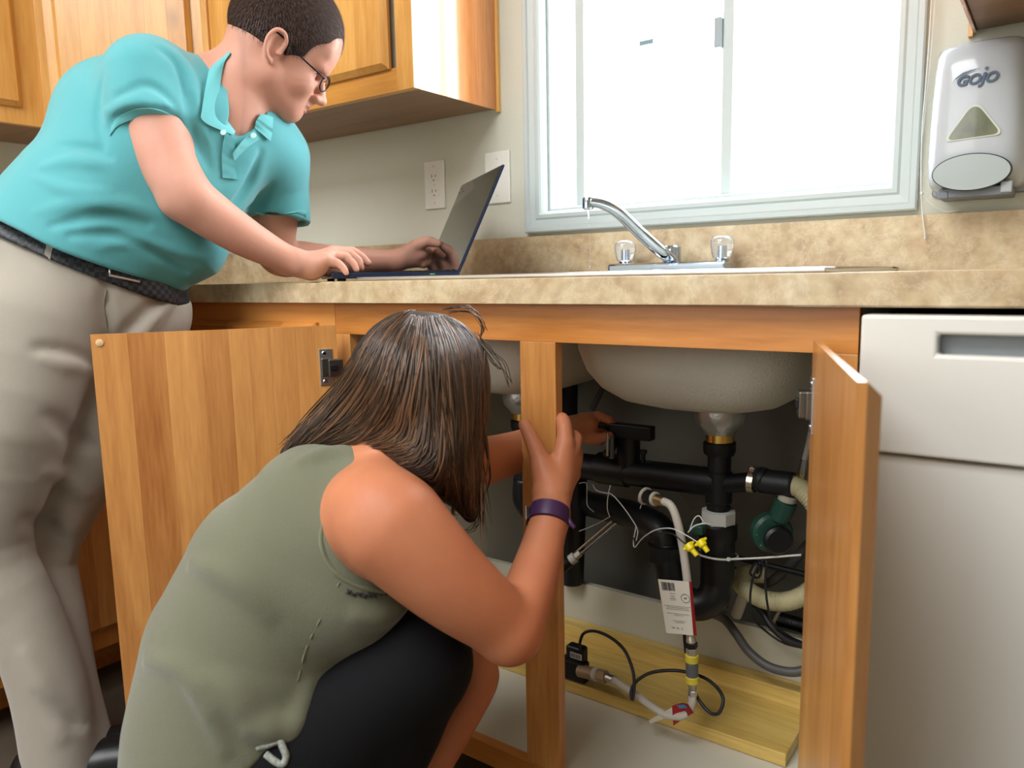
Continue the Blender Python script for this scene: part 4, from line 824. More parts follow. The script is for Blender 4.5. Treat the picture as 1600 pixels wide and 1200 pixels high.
def sheet(name, F, ea, eb, oa, ob, m, parent, n=24, rows=6, th=.0016, prof=None):
    """cloth strip laid over the surface of F between two edges given by sight lines; th = real thickness"""
    A = spline([np.array(p, float) for p in ea], 8); B_ = spline([np.array(p, float) for p in eb], 8)
    rs = lambda P: [np.array([np.interp(t, np.linspace(0, 1, len(P)), [p[i] for p in P]) for i in range(2)]) for t in np.linspace(0, 1, n)]
    A = rs(A); B_ = rs(B_); G = []; last = None
    for j in range(rows):
        v = j/(rows-1); off = oa*(1-v)+ob*v+(prof(v) if prof else 0); r_ = []
        for i in range(n):
            p = F.surf(*(A[i]*(1-v)+B_[i]*v), off=off)
            if p is None: p = last if last is not None else D(A[i][0], A[i][1], 1.4)
            last = p; r_.append(p)
        G.append(r_)
    G = np.array(G)
    for _ in range(3):
        G[1:-1] = G[1:-1]*.5+.25*(G[:-2]+G[2:]); G[:, 1:-1] = G[:, 1:-1]*.5+.25*(G[:, :-2]+G[:, 2:])
    bm = bmesh.new(); V = [[bm.verts.new(p) for p in r_] for r_ in G]; fs = [bm.faces.new((V[j][i], V[j][i+1], V[j+1][i+1], V[j+1][i])) for j in range(rows-1) for i in range(n-1)]
    bm.normal_update()
    if Vector(fs[len(fs)//2].normal).dot(Vector(CT)) < 0: bmesh.ops.reverse_faces(bm, faces=bm.faces[:])
    bmesh.ops.solidify(bm, geom=bm.faces[:], thickness=th); o = fin(name, bm, m, parent, True); autosmooth(o, 60); return o

def multires(build, lo, hi, h, fine, name, m, parent):
    """one skin mesh: a coarse field plus fine patches (boxes) for head and hands"""
    B = Field(lo, hi, h); build(B); V, Q = B.mesh(name, m, parent, raw=True, smooth=6); Vs, Qs = [], []
    keep = np.ones(len(Q), bool)
    for a, b, hf in fine:
        ins = np.all((V > np.array(a)+.006) & (V < np.array(b)-.006), axis=1); keep &= ~ins[Q].all(1)
    Vs.append(V); Qs.append(Q[keep]); n = len(V)
    for a, b, hf in fine:
        F_ = Field(a, b, hf); build(F_); v, q = F_.mesh(name, m, parent, raw=True, smooth=1); Vs.append(v); Qs.append(q+n); n += len(v)
    return vqmesh(name, np.concatenate(Vs), np.concatenate(Qs), m, parent), B
def bbox(pts, r): p = np.array(pts); return p.min(0)-r, p.max(0)+r
# ================================================================== THE STANDING MAN
man = thing('person', 'man in teal polo shirt and khaki trousers leaning over the counter, typing on the laptop', 'person')
SKM = skin('skin_fair', '#cf9d88', '#bd8370'); TEAL = cloth('polo_teal', '#55a0a6', 1100, .3); KHK = cloth('khaki_cotton', '#a0988c', 700, .2)
# --- head frame
HS = 1.0; Fh = CR*.804-CU*.429+CF*.411; Fh /= np.linalg.norm(Fh); Uh = CR*.529+CU*.831-CF*.168; Uh -= Fh*(Uh@Fh); Uh /= np.linalg.norm(Uh); Lh = np.cross(Uh, Fh)
HO = D(433, 74, 1.484)
def H(x, y, z): return HO+(Fh*x+Lh*y+Uh*z)*HS
HA = (Fh, Lh, Uh)
# arm joints
Rsh, Rel, Rwr = D(240, 140, 1.375), D(293, 306, 1.365), D(468, 412, 1.462)
Lsh, Lel, Lwr = D(425, 245, 1.60), D(432, 396, 1.68), D(616, 408, 1.82)
nb = D(352, 158, 1.50)
def man_body(B):
    # torso under the shirt
    B.chain([D(335, 170, 1.50), D(290, 215, 1.50), D(215, 290, 1.48)], [.10, .125, .12], .05)
    # neck and head
    B.chain([D(345, 190, 1.49), D(374, 140, 1.49), H(-.022, 0, -.02)], [.074, .070, .064], .03)
    B.ell(H(.006, 0, .043), (.094, .074, .088), HA, .0)                      # cranium
    B.ell(H(-.022, 0, .025), (.075, .069, .072), HA, .03)
    B.ell(H(.045, 0, -.015), (.050, .058, .070), HA, .03)                    # face mass
    B.cone(H(.012, -.050, -.052), H(.070, -.016, -.090), .020, .016, .035); B.cone(H(.012, .050, -.052), H(.070, .016, -.090), .020, .016, .035)   # jaw
    B.ell(H(.050, 0, -.062), (.040, .040, .034), HA, .03)
    B.ell(H(.074, 0, -.093), (.018, .021, .014), HA, .02)                    # chin
    B.ell(H(.083, 0, .045), (.018, .052, .040), HA, .03)                     # forehead
    for s_ in (-1, 1):
        B.cone(H(.090, s_*.012, .013), H(.080, s_*.046, .014), .008, .008, .014)       # brow
        B.ell(H(.084, s_*.031, -.006), (.013, .017, .011), HA, .012, 'sub')            # socket
        B.ell(H(.070, s_*.032, -.005), (.0145, .015, .0125), HA, .004)                 # lids over the eye
        B.cone(H(.083, s_*.019, -.0005), H(.078, s_*.044, -.003), .0025, .0022, .005)  # upper lid crease
        B.ell(H(.066, s_*.040, -.033), (.022, .020, .018), HA, .022)                   # cheek
        B.ell(H(.105, s_*.0115, -.043), (.010, .0075, .0075), HA, .006)                # nostril wing
        B.ell(H(.107, s_*.0075, -.0505), (.0045, .0035, .003), HA, .002, 'sub')
    B.chain([H(.090, 0, .004), H(.102, 0, -.016), H(.113, 0, -.035), H(.117, 0, -.040)], [.0075, .0085, .0095, .0105], .010)
    B.cone(H(.098, 0, -.050), H(.094, 0, -.060), .010, .012, .010)            # philtrum
    B.chain([H(.079, -.024, -.0665), H(.094, -.010, -.0625), H(.0965, 0, -.0635), H(.094, .010, -.0625), H(.079, .024, -.0665)], [.003, .0052, .005, .0052, .003], .004)
    B.chain([H(.078, -.022, -.072), H(.090, -.009, -.0755), H(.0925, 0, -.076), H(.090, .009, -.0755), H(.078, .022, -.072)], [.003, .0058, .006, .0058, .003], .004)
    B.chain([H(.080, -.025, -.0690), H(.1005, -.008, -.0690), H(.1005, .008, -.0690), H(.080, .025, -.0690)], [.0008, .0012, .0012, .0008], .001, op='sub')
    # ears
    for s_ in (-1, 1):
        e = lambda x, y, z: H(x, s_*(.074+y), z)
        B.ell(e(-.002, -.004, -.004), (.013, .007, .026), HA, .008)
        B.chain([e(.012, .0, -.004), e(.012, .006, .014), e(.002, .011, .026), e(-.012, .013, .024), e(-.019, .014, .008), e(-.017, .012, -.010), e(-.008, .008, -.024), e(.002, .003, -.030)], [.003, .0035, .004, .0042, .004, .004, .005, .0045], .004, n=3)
        B.ell(e(-.003, .012, .003), (.009, .009, .015), HA, .003, 'sub')
        B.cone(e(.009, .004, -.010), e(.010, .002, -.002), .0045, .003, .003)
    # right arm
    am = (Rsh+Rel)/2
    B.chain([Rsh, D(246, 205, 1.37), D(266, 262, 1.365), Rel, D(325, 333, 1.385), D(378, 368, 1.415), D(430, 396, 1.445), Rwr], [.060, .053, .049, .046, .043, .037, .029, .0235], .025, n=6)
    B.ell(D(272, 318, 1.36), (.022, .022, .022), None, .02)   # elbow
    # right hand typing
    W0 = Rwr; kn = [D(527, 394, 1.515), D(520, 394, 1.490), D(515, 399, 1.468), D(510, 406, 1.452)]
    B.cone(W0, D(490, 415, 1.470), .0235, .024, .015)
    for q in kn: B.cone(D(486, 416, 1.472), q, .0205, .0125, .012)
    B.chain([kn[0], D(551, 393, 1.530), D(566, 402, 1.535), D(575, 411, 1.537)], [.0115, .0098, .0085, .0072], .004)
    B.chain([kn[1], D(546, 396, 1.505), D(560, 407, 1.508), D(565, 419, 1.507)], [.0115, .0100, .0085, .0072], .004)
    B.chain([kn[2], D(540, 401, 1.482), D(553, 412, 1.483), D(557, 422, 1.482)], [.0112, .0095, .0082, .0070], .004)
    B.chain([kn[3], D(528, 411, 1.455), D(538, 420, 1.456), D(541, 427, 1.456)], [.0105, .0088, .0075, .0064], .004)
    B.chain([D(490, 418, 1.49), D(512, 424, 1.51), D(530, 427, 1.525)], [.015, .011, .0085], .008)   # thumb under the palm
    # left arm
    B.chain([Lsh, D(430, 320, 1.64), Lel, D(478, 404, 1.715), D(545, 407, 1.76), Lwr], [.062, .050, .043, .038, .031, .025], .025, n=6)
    # left hand: palm to the camera, thumb over the top, fingers running behind the screen edge
    B.ell(D(654, 397, 1.828), (.024, .024, .020), None, .012)
    B.chain([Lwr, D(640, 401, 1.832)], [.025, .026], .015)
    for (x_, y_, d_, e_) in ((660, 386, 1.85, 1.875), (665, 394, 1.848, 1.872), (665, 403, 1.844, 1.866), (661, 411, 1.838, 1.858)):
        B.cone(D(640, 401, 1.832), D(x_, y_, d_), .021, .0125, .010)
        B.chain([D(x_, y_, d_), D(x_+16, y_+0, e_), D(x_+24, y_+3, e_-.012), D(x_+22, y_+6, e_-.030)], [.0118, .0100, .0086, .0075], .004)
    B.chain([D(634, 398, 1.820), D(650, 384, 1.808), D(668, 377, 1.803), D(685, 381, 1.806)], [.020, .0150, .0120, .0098], .009)
hb0 = bbox([H(.13, .1, -.11), H(.13, -.1, -.11), H(.08, 0, .13), H(-.03, .1, .0), H(-.03, -.1, .0), H(-.10, 0, .08)], .005)
body, MB = multires(man_body, np.array([-1.12, -.36, .90]), np.array([-.34, .52, 1.58]), .0032, [(hb0[0], hb0[1], .0018), (*bbox([D(480, 410, 1.45), D(580, 425, 1.55), D(500, 385, 1.5)], .02), .0018), (*bbox([D(632, 370, 1.82), D(632, 412, 1.86), D(712, 400, 1.90)], .02), .0020)], 'body', SKM, man)
# eyes
for s_ in (-1, 1):
    lathe('eye', [(0, -.011), (.008, -.008), (.011, 0), (.008, .008), (0, .011)], H(.0715, s_*.0315, -.0055), mat('eye_white', '#cfc6bd', .2), man, 16, Fh)
# lips, brows
LIP = mat('lip', '#c27b70', .4)
bm = bmesh.new(); tubem(bm, spline([H(.086, -.021, -.0665), H(.099, -.010, -.0625), H(.1015, 0, -.0635), H(.099, .010, -.0625), H(.086, .021, -.0665)], 5), .0036, 8); tubem(bm, spline([H(.085, -.019, -.072), H(.0955, -.009, -.0755), H(.0982, 0, -.076), H(.0955, .009, -.0755), H(.085, .019, -.072)], 5), .0042, 8); fin('lips', bm, LIP, man, True)
bm = bmesh.new()
for s_ in (-1, 1):
    tubem(bm, spline([H(.0795, s_*.018, -.004), H(.0870, s_*.025, .0005), H(.0870, s_*.034, .0005), H(.0800, s_*.046, -.004)], 6), .0012, 6)
fin('eyelashes', bm, mat('lash', '#1d1512', .6), man, True)
for s_ in (-1, 1): lathe('iris', [(0, 0), (.0055, -.0003), (.0055, -.0006), (0, -.001)], H(.0828, s_*.0315, -.0085), mat('iris', '#3b2a20', .1), man, 16, Fh)
HRM = mat('hair_dark_brown', '#2c1d17', .75, spec=.2, noise_amt=.5, nscale=300, bump=1.0, bscale=500)
bm = bmesh.new()
for s_ in (-1, 1):
    for k in range(60):
        u = k/59; p = H(.0990-.0095*u, s_*(.012+.036*u), .0135+.005*math.sin(u*PI)+rng.normal()*.0015); q = p+(Lh*s_*.8+Uh*.25)*(.006)-Fh*.001; tubem(bm, [p+Fh*.0018, q+Fh*.0012], [.0009, .0005], 4)
fin('eyebrows', bm, HRM, man)
# hair: short cap following the skull, plus fine strands
Fd = Field(H(0, 0, .05)-.16, H(0, 0, .05)+.16, .0025)
Fd.ell(H(.005, 0, .047), (.1030, .081, .0955), HA, 0); Fd.ell(H(-.026, 0, .028), (.080, .0755, .078), HA, .02)
Fd.ell(H(.128, 0, -.032), (.078, .095, .090), HA, .006, 'sub')               # hairline over the forehead
for s_ in (-1, 1):
    Fd.ell(H(.088, s_*.066, .012), (.036, .030, .046), HA, .006, 'sub')    # temple
    Fd.ell(H(-.002, s_*.086, -.012), (.022, .026, .040), HA, .004, 'sub')  # round the ear
    Fd.cone(H(.016, s_*.074, .030), H(.018, s_*.072, .000), .006, .0035, .006)   # sideburn
Fd.plane(H(-.05, 0, -.034), -Uh*1.0+Fh*.25, .006)
Fd.ell(H(.03, 0, -.02), (.075, .060, .050), HA, .004, 'sub')
hb = Fd.mesh('hair', HRM, man)
vs = np.array([v.co[:] for v in hb.data.vertices]); ns = np.array([v.normal[:] for v in hb.data.vertices]); crown = H(-.055, 0, .12)
sel = rng.choice(len(vs), 9000, replace=False); bm = bmesh.new()
for i in sel:
    p = vs[i]; n_ = ns[i]; e_ = [(p-H(.005, 0, .047))@q for q in HA]
    if (e_[0]/.1000)**2+(e_[1]/.078)**2+(e_[2]/.0925)**2 < 1 and e_[2] > -.02 and e_[0] > -.02: continue
    t_ = p-crown; t_ -= n_*(t_@n_); L_ = np.linalg.norm(t_)
    if L_ < 1e-4 or np.linalg.norm(n_) < .5: continue
    t_ /= L_; l_ = .010; s_ = np.cross(n_, t_)*.0005; a = bm.verts.new(p-n_*.001-s_); b = bm.verts.new(p-n_*.001+s_); c = bm.verts.new(p+t_*l_+n_*.0035+rng.normal(size=3)*.0008); bm.faces.new((a, b, c))
fin('hair_strands', bm, mat('hair_strand_brown', '#46322a', .6), hb, kind='stuff')
# --- glasses
gl = bpy.data.objects.new('glasses', None); COL.objects.link(gl); gl.parent = man; gl['label'] = 'thin dark metal framed glasses'
GM = mat('glasses_metal', '#2b2c31', .25, .8)
def rimpts(s_): return [H(.106-.0085*math.cos(a), s_*(.033+.0235*math.cos(a)), -.010+.0150*math.sin(a)*(1 if math.sin(a) > 0 else 1.05)) for a in np.linspace(0, 2*PI, 33)]
for s_ in (-1, 1):
    bm = bmesh.new(); tubem(bm, rimpts(s_), .0014, 6, False); fin('rim', bm, GM, gl, True)
    bm = bmesh.new(); r_ = [bm.verts.new(p) for p in rimpts(s_)[:-1]]; bm.faces.new(r_); bmesh.ops.solidify(bm, geom=bm.faces[:], thickness=.0008); fin('lens', bm, GL, gl)
    tube('temple', [H(.098, s_*.0565, -.003), H(.096, s_*.066, -.001), H(.05, s_*.0765, .006), H(.012, s_*.0775, .017), H(-.020, s_*.0775, .020), H(-.034, s_*.078, .008)], .0017, GM, gl, 6)
tube('bridge', [H(.104, -.0095, -.006), H(.107, 0, -.002), H(.104, .0095, -.006)], .0011, GM, gl, 6)
# --- polo shirt
lo = np.array([-1.25, -.62, .86]); hi = np.array([-.38, .40, 1.56])
T = Field(lo, hi, .0036)
T.chain([D(340, 178, 1.50), D(296, 205, 1.50), D(225, 262, 1.475), D(165, 330, 1.455), D(120, 392, 1.45)], [.098, .138, .152, .160, .170], .05)
T.chain([D(250, 150, 1.43), D(300, 165, 1.46), D(338, 172, 1.49)], [.085, .078, .068], .05)         # shoulder yoke
T.ell(D(175, 190, 1.46), (.10, .10, .11), None, .06)                                                 # back of the shoulder blade
T.chain([D(380, 225, 1.55), D(350, 260, 1.53), D(262, 352, 1.48), D(225, 385, 1.46)], [.085, .085, .108, .092], .05)   # chest to belly
T.chain([D(400, 212, 1.57), Lsh], [.078, .070], .04)
T.chain([D(300, 395, 1.48), D(272, 425, 1.475)], [.050, .026], .05)                                  # shirt hanging at the belly
T.chain([D(-25, 398, 1.47), D(120, 395, 1.46)], [.078, .12], .05)

def sleeve(pts, rad, cut, nrm, inner, kk=.03):
    Q = Field(lo, hi, .0036); Q.chain(pts, rad, .02, n=2); Q.plane(cut, nrm, .003); Q.chain(*inner, k=.002, op='sub'); T.union(Q, kk)
sd = D(256, 240, 1.367)-D(238, 150, 1.377); sd /= np.linalg.norm(sd)
sleeve([D(236, 128, 1.385), D(238, 165, 1.378), D(248, 215, 1.372)], [.078, .0755, .072], D(240, 204, 1.37), sd*.97-CR*.10+CT*.25, ([D(250, 218, 1.370), D(262, 275, 1.366)], [.057, .062]))
sleeve([Lsh, D(433, 300, 1.630), D(438, 360, 1.645)], [.072, .0655, .063], D(437, 346, 1.645), -CU-CR*.02, ([D(434, 325, 1.64), D(438, 370, 1.65)], [.055, .056]))
# neckline: room for the neck and the open placket
T.chain([D(350, 180, 1.49), D(376, 138, 1.49), D(420, 85, 1.48)], [.0770, .0745, .075], .004, op='sub')
T.chain([D(390, 170, 1.44), D(378, 195, 1.43), D(368, 218, 1.42)], [.040, .026, .006], .010, op='sub')
# hem along the belt
hemN = D(10, 352, 1.45)-D(0, 322, 1.45)
bn = -(CU*.93+CR*.33+CT*.06); T.plane(D(130, 391, 1.42), -(CU*.90+CR*.42+CT*.05), .004)
T.wrinkle(.0035, 22, 5)
for pix, r_, op in (([(168, 175), (215, 160), (262, 180), (285, 205)], .004, 'add'), ([(182, 150), (225, 132), (262, 150), (286, 182)], .002, 'sub'), ([(190, 190), (222, 178), (258, 190)], .0025, 'add'),
                    ([(250, 76), (276, 98), (290, 140), (292, 185)], .0025, 'sub'), ([(262, 78), (290, 110), (302, 160), (300, 200)], .004, 'add'),
                    ([(70, 262), (120, 255), (165, 262)], .005, 'add'), ([(95, 225), (140, 232), (170, 245)], .003, 'sub'), ([(60, 335), (130, 318), (200, 322), (260, 340)], .006, 'add'), ([(80, 352), (160, 338), (230, 352)], .003, 'sub'),
                    ([(150, 388), (200, 375), (260, 388), (310, 400)], .005, 'add'), ([(110, 368), (180, 368), (250, 400), (290, 425)], .003, 'sub'), ([(408, 238), (388, 290), (350, 345)], .005, 'sub'), ([(425, 290), (408, 312), (385, 330)], .004, 'sub'),
                    ([(300, 150), (306, 210), (328, 262)], .004, 'sub'), ([(395, 240), (365, 285), (340, 320)], .005, 'add'), ([(158, 120), (152, 180), (162, 230)], .002, 'sub'), ([(60, 280), (110, 300), (170, 300)], .004, 'add'), ([(310, 110), (312, 145)], .002, 'sub')):
    T.fold(pix, r_*2.6, 0, .012, op, n=10)
shirt = T.mesh('polo_shirt', TEAL, man)
TL = cloth('polo_rib', '#66b6ba', 1500, .35)
sheet2('collar', MB, [(360, 82), (350, 100), (344, 140), (349, 176), (368, 206)], .006, T, [(332, 84), (324, 120), (316, 170), (320, 191), (367, 212)], .008, TL, man)
sheet2('collar', MB, [(408, 178), (401, 188), (398, 200)], .008, T, [(427, 183), (426, 203), (423, 221)], .007, TL, man)
sheet('placket', T, [(352, 205), (347, 240), (348, 278)], [(368, 220), (366, 250), (371, 280)], .004, .005, TEAL, man)
sheet('placket_facing', T, [(405, 218), (385, 232), (366, 252)], [(398, 203), (378, 222), (364, 240)], .004, .010, TL, man)
sheet('sleeve_band', T, [(174, 196), (184, 182), (212, 171), (240, 170), (272, 182), (289, 202)], [(172, 212), (184, 196), (212, 186), (240, 185), (268, 196), (286, 214)], .003, .003, TL, man, th=.002)
sheet('sleeve_band', T, [(398, 331), (430, 334), (478, 328)], [(402, 345), (430, 348), (477, 343)], .0025, .0025, TL, man, th=.002)
for q in ((396, 212), (349, 207)):
    p_ = T.surf(*q, off=.010)
    if p_ is not None: lathe('button', [(0, 0), (.0045, 0), (.0055, .0008), (.005, .0018), (0, .0016)], p_, mat('button', '#a8d0d0', .25), man, 16, CT)
# --- trousers
lo2 = np.array([-1.22, -.72, .03]); hi2 = np.array([-.48, .08, 1.03]); hs = .005
def pelvis(F, e):
    F.chain([D(0, 425, 1.42), D(110, 445, 1.44), D(195, 478, 1.49)], [.118+e, .125+e, .108+e], .05)
    F.chain([D(0, 380, 1.45), D(170, 425, 1.47)], [.125+e, .115+e], .05)
Pt = Field(lo2, hi2, hs); pelvis(Pt, 0)
Pt.chain([D(205, 490, 1.50), D(165, 640, 1.52), D(62, 840, 1.50), D(76, 960, 1.48), D(100, 1075, 1.47), D(128, 1172, 1.455)], [.104, .092, .072, .060, .056, .056], .03, n=3)
Pt.chain([D(55, 500, 1.40), D(10, 660, 1.37), D(-25, 845, 1.37), D(32, 955, 1.385), D(76, 1080, 1.40), D(98, 1196, 1.41)], [.125, .105, .075, .060, .060, .060], .02, n=3)
Pt.plane(D(115, 404, 1.40), CU*.90+CR*.42+CT*.05, .003)
for pix, r_, op in (([(168, 440), (163, 480), (170, 530), (172, 600)], .002, 'sub'), ([(60, 545), (100, 552), (143, 568)], .003, 'sub'), ([(70, 560), (105, 568), (140, 580)], .004, 'add'), ([(175, 545), (215, 502), (258, 462)], .003, 'sub'), ([(188, 562), (232, 518), (268, 478)], .004, 'add'), ([(225, 545), (258, 510), (278, 480)], .003, 'sub'),
                    ([(75, 650), (105, 668), (140, 700)], .004, 'sub'), ([(70, 735), (100, 745), (130, 770)], .004, 'add'), ([(40, 812), (80, 822), (110, 845)], .005, 'sub'), ([(95, 790), (108, 825), (104, 870)], .005, 'add'), ([(60, 1085), (95, 1118), (130, 1135)], .005, 'sub'), ([(40, 1020), (75, 1090), (92, 1150)], .005, 'add')):
    Pt.fold(pix, r_*2.6, 0, .02, op, n=10)
Pt.wrinkle(.0035, 14, 9, (1, 1, .6))
tro = Pt.mesh('trousers', KHK, man)
cr_ = [Pt.surf(*q, off=.002) for q in ((172, 432), (166, 455), (163, 480), (167, 505), (170, 530), (172, 560), (172, 590))]; tube('fly_seam', [p for p in cr_ if p is not None], .0014, mat('seam_khaki', '#7d7466', .8), tro, 6)
# waistband seam and belt loop
BL = Field(np.array([-1.22, -.60, .86]), np.array([-.48, .08, 1.06]), .0035); pelvis(BL, .007)
upn = CU*.90+CR*.42+CT*.05; upn /= np.linalg.norm(upn); bc = D(115, 392, 1.40)
BL.plane(bc+upn*.016, upn, .002); BL.plane(bc-upn*.020, -upn, .002)
def chk():
    m = mat('belt_dark', '#17191f', .45); nt = m.node_tree; t = nt.nodes.new('ShaderNodeTexChecker'); t.inputs['Scale'].default_value = 120; t.inputs['Color1'].default_value = hexl('#14161c'); t.inputs['Color2'].default_value = hexl('#34363c')
    tc = nt.nodes.new('ShaderNodeTexCoord'); nt.links.new(tc.outputs['Object'], t.inputs[0]); nt.links.new(t.outputs[0], nt.nodes['Principled BSDF'].inputs['Base Color']); return m
belt = BL.mesh('belt', chk(), man)
for q in ((66, 368), (110, 384), (131, 393)):
    p_ = BL.surf(*q, off=.0005)
    if p_ is not None: lathe('eyelet', [(.0022, 0), (.0042, 0), (.0042, .0012), (.0022, .0012)], p_, STL, belt, 16, CT)
sheet('belt_loop', BL, [(76, 366), (68, 402)], [(86, 370), (78, 406)], .003, .003, KHK, man, n=8, rows=3, th=.003)
def framepoly(nm, pix, F, off, r, m, par):
    q = [F.surf(*p, off=off) for p in pix]; q = [p for p in q if p is not None]
    if len(q) < 3: return
    q.append(q[0]); bm = bmesh.new(); tubem(bm, q, r, 8); fin(nm, bm, m, par, True)
framepoly('buckle', [(172, 416), (171, 430), (218, 440), (219, 427)], BL, .004, .0026, STL, belt)
# --- shoes
SHM = mat('shoe_black', '#141416', .35)
for k, (q, tdir) in enumerate(((D(98, 1196, 1.41), None), (D(130, 1178, 1.455), None))):
    f_ = np.array([CR[0], CR[1], 0])*.85+np.array([CF[0], CF[1], 0])*.3; f_ /= np.linalg.norm(f_); l_ = np.array([-f_[1], f_[0], 0]); U0 = np.array([0, 0, 1.]); c = np.array([q[0], q[1], 0])
    Sh = Field(c-.30, c+np.array([.30, .30, .14]), .005)
    Sh.ell(c+f_*-.03+U0*.045, (.055, .038, .05), (f_, l_, U0), .02); Sh.ell(c+f_*.07+U0*.035, (.10, .045, .04), (f_, l_, U0), .03); Sh.ell(c+f_*.14+U0*.028, (.055, .043, .030), (f_, l_, U0), .03)
    Sh.cone(c-f_*.01+U0*.05, c-f_*.015+U0*.10, .036, .036, .02); Sh.plane(c+U0*.002, -U0, .002)
    Sh.mesh('shoe', SHM, man)
# ================================================================== THE CROUCHING WOMAN
wom = thing('person', 'woman in sleeveless olive top crouching at the open sink cabinet, gripping its post', 'person')
SKW = skin('skin_tan', '#c4825e', '#b0694a'); OLV = cloth('olive_linen', '#696a56', 700, .45, .35, .06); BLP = cloth('black_trousers', '#08080c', 900, .1, .02, .02)
WH = D(656, 600, 1.080); wF = CR*.55+CF*.72-CU*.42; wF /= np.linalg.norm(wF); wU = CU-wF*(CU@wF); wU /= np.linalg.norm(wU); wL = np.cross(wU, wF); WA = (wF, wL, wU)
def h_(x, y, z): return WH+wF*x+wL*y+wU*z
wRs, wRe, wRw = D(614, 824, .950), D(793, 980, .985), D(860, 806, 1.105)
def torso(F, e):
    F.chain([D(548, 775, 1.07), D(505, 805, 1.07), D(440, 900, 1.075), D(402, 1020, 1.08), D(388, 1140, 1.08), D(375, 1270, 1.09)], [.080+e, .108+e, .134+e, .152+e, .158+e, .160+e], .05)
    F.chain([D(600, 780, 1.0), D(560, 768, 1.08), D(545, 770, 1.22)], [.052+e, .052+e, .060+e], .04)
    F.chain([D(560, 850, 1.03), D(552, 925, 1.03)], [.080+e, .078+e], .05)
def woman_body(B):
    torso(B, -.009)
    B.chain([D(585, 760, 1.09), h_(-.03, 0, -.05)], [.055, .052], .03)
    B.ell(h_(0, 0, .0), (.090, .070, .082), WA, .02); B.ell(h_(.045, 0, -.045), (.05, .055, .06), WA, .03); B.cone(h_(.09, 0, -.02), h_(.108, 0, -.045), .008, .010, .01); B.ell(h_(.07, 0, -.10), (.02, .022, .016), WA, .02)
    B.chain([h_(.085, -.02, -.072), h_(.097, 0, -.072), h_(.085, .02, -.072)], [.004, .006, .004], .005)
    # right arm
    B.chain([D(588, 800, .975), wRs, D(705, 912, .955), wRe], [.064, .0680, .0545, .0430], .03, n=9)
    B.chain([wRe, D(817, 946, 1.010), D(840, 880, 1.06), wRw], [.0400, .0370, .0325, .0265], .008, n=8)
    B.ell(D(798, 995, .985), (.030, .030, .027), None, .03)
    # gripping hand
    B.chain([wRw, D(862, 775, 1.125)], [.0260, .0265], .015)
    K = [D(883, 692, 1.160), D(893, 702, 1.172), D(896, 722, 1.178), D(893, 742, 1.176)]
    for q in K: B.cone(D(863, 772, 1.130), q, .0215, .0130, .012)
    B.cone(D(862, 775, 1.128), D(850, 735, 1.140), .022, .0165, .012)
    B.chain([K[0], D(882, 668, 1.168), D(878, 655, 1.186), D(868, 660, 1.222), D(858, 668, 1.228)], [.0130, .0118, .0108, .0095, .0085], .005, n=2)
    B.chain([K[1], D(899, 686, 1.190), D(892, 682, 1.222), D(870, 690, 1.242)], [.0128, .0112, .0100, .0088], .005, n=2)
    B.chain([K[2], D(901, 708, 1.198), D(892, 706, 1.230), D(870, 712, 1.245)], [.0125, .0108, .0095, .0085], .005, n=2)
    B.chain([K[3], D(897, 732, 1.196), D(888, 730, 1.225), D(868, 734, 1.240)], [.0115, .0098, .0086, .0076], .005, n=2)
    B.chain([D(852, 742, 1.138), D(843, 715, 1.146), D(830, 685, 1.155), D(820, 664, 1.168)], [.0180, .0145, .0118, .0098], .010, n=2)
    # far arm reaching in
    e2 = D(702, 735, 1.13)
    B.chain([D(545, 775, 1.24), D(620, 765, 1.19), e2, D(785, 713, 1.24), D(845, 690, 1.35), D(893, 672, 1.43)], [.058, .048, .042, .0365, .030, .025], .02, n=5)
    B.chain([D(893, 672, 1.43), D(915, 664, 1.445)], [.026, .024], .01)
    B.chain([D(912, 657, 1.445), D(935, 650, 1.45), D(952, 656, 1.455), D(960, 668, 1.46)], [.0125, .010, .009, .008], .005)
    B.chain([D(910, 668, 1.455), D(934, 660, 1.475), D(952, 668, 1.48), D(956, 680, 1.48)], [.0125, .010, .009, .008], .005)
    B.chain([D(905, 676, 1.46), D(930, 672, 1.485), D(946, 680, 1.49)], [.0125, .010, .008], .005)
    B.chain([D(905, 676, 1.46), D(925, 682, 1.495), D(938, 690, 1.50)], [.0115, .009, .0075], .005)
    B.chain([D(905, 682, 1.43), D(930, 686, 1.435), D(952, 681, 1.44)], [.0145, .0108, .0088], .006)
    # bare far shin and near ankle
    B.chain([D(732, 1036, 1.165), D(750, 1054, 1.155), D(727, 1105, 1.15), D(660, 1215, 1.14), D(585, 1365, 1.13)], [.032, .030, .0300, .033, .024], .02, n=3)
    B.chain([D(560, 1280, 1.06), D(505, 1420, 1.06)], [.035, .026], .02)
blo, bhi = bbox([wRs, wRe, wRw, WH, D(250, 1000, 1.07), D(375, 1380, 1.09), D(545, 775, 1.3), D(960, 660, 1.49), D(585, 1365, 1.13)], .10)
print('woman box', blo, bhi, D(505, 1420, 1.06), D(585, 1365, 1.13))
wbody, WB = multires(woman_body, blo, bhi, .0036, [(*bbox([D(862, 790, 1.11), D(815, 655, 1.16), D(905, 660, 1.20), D(870, 700, 1.25)], .018), .0018), (*bbox([D(905, 680, 1.42), D(962, 650, 1.46), D(950, 690, 1.50)], .018), .0022)], 'body', SKW, wom)

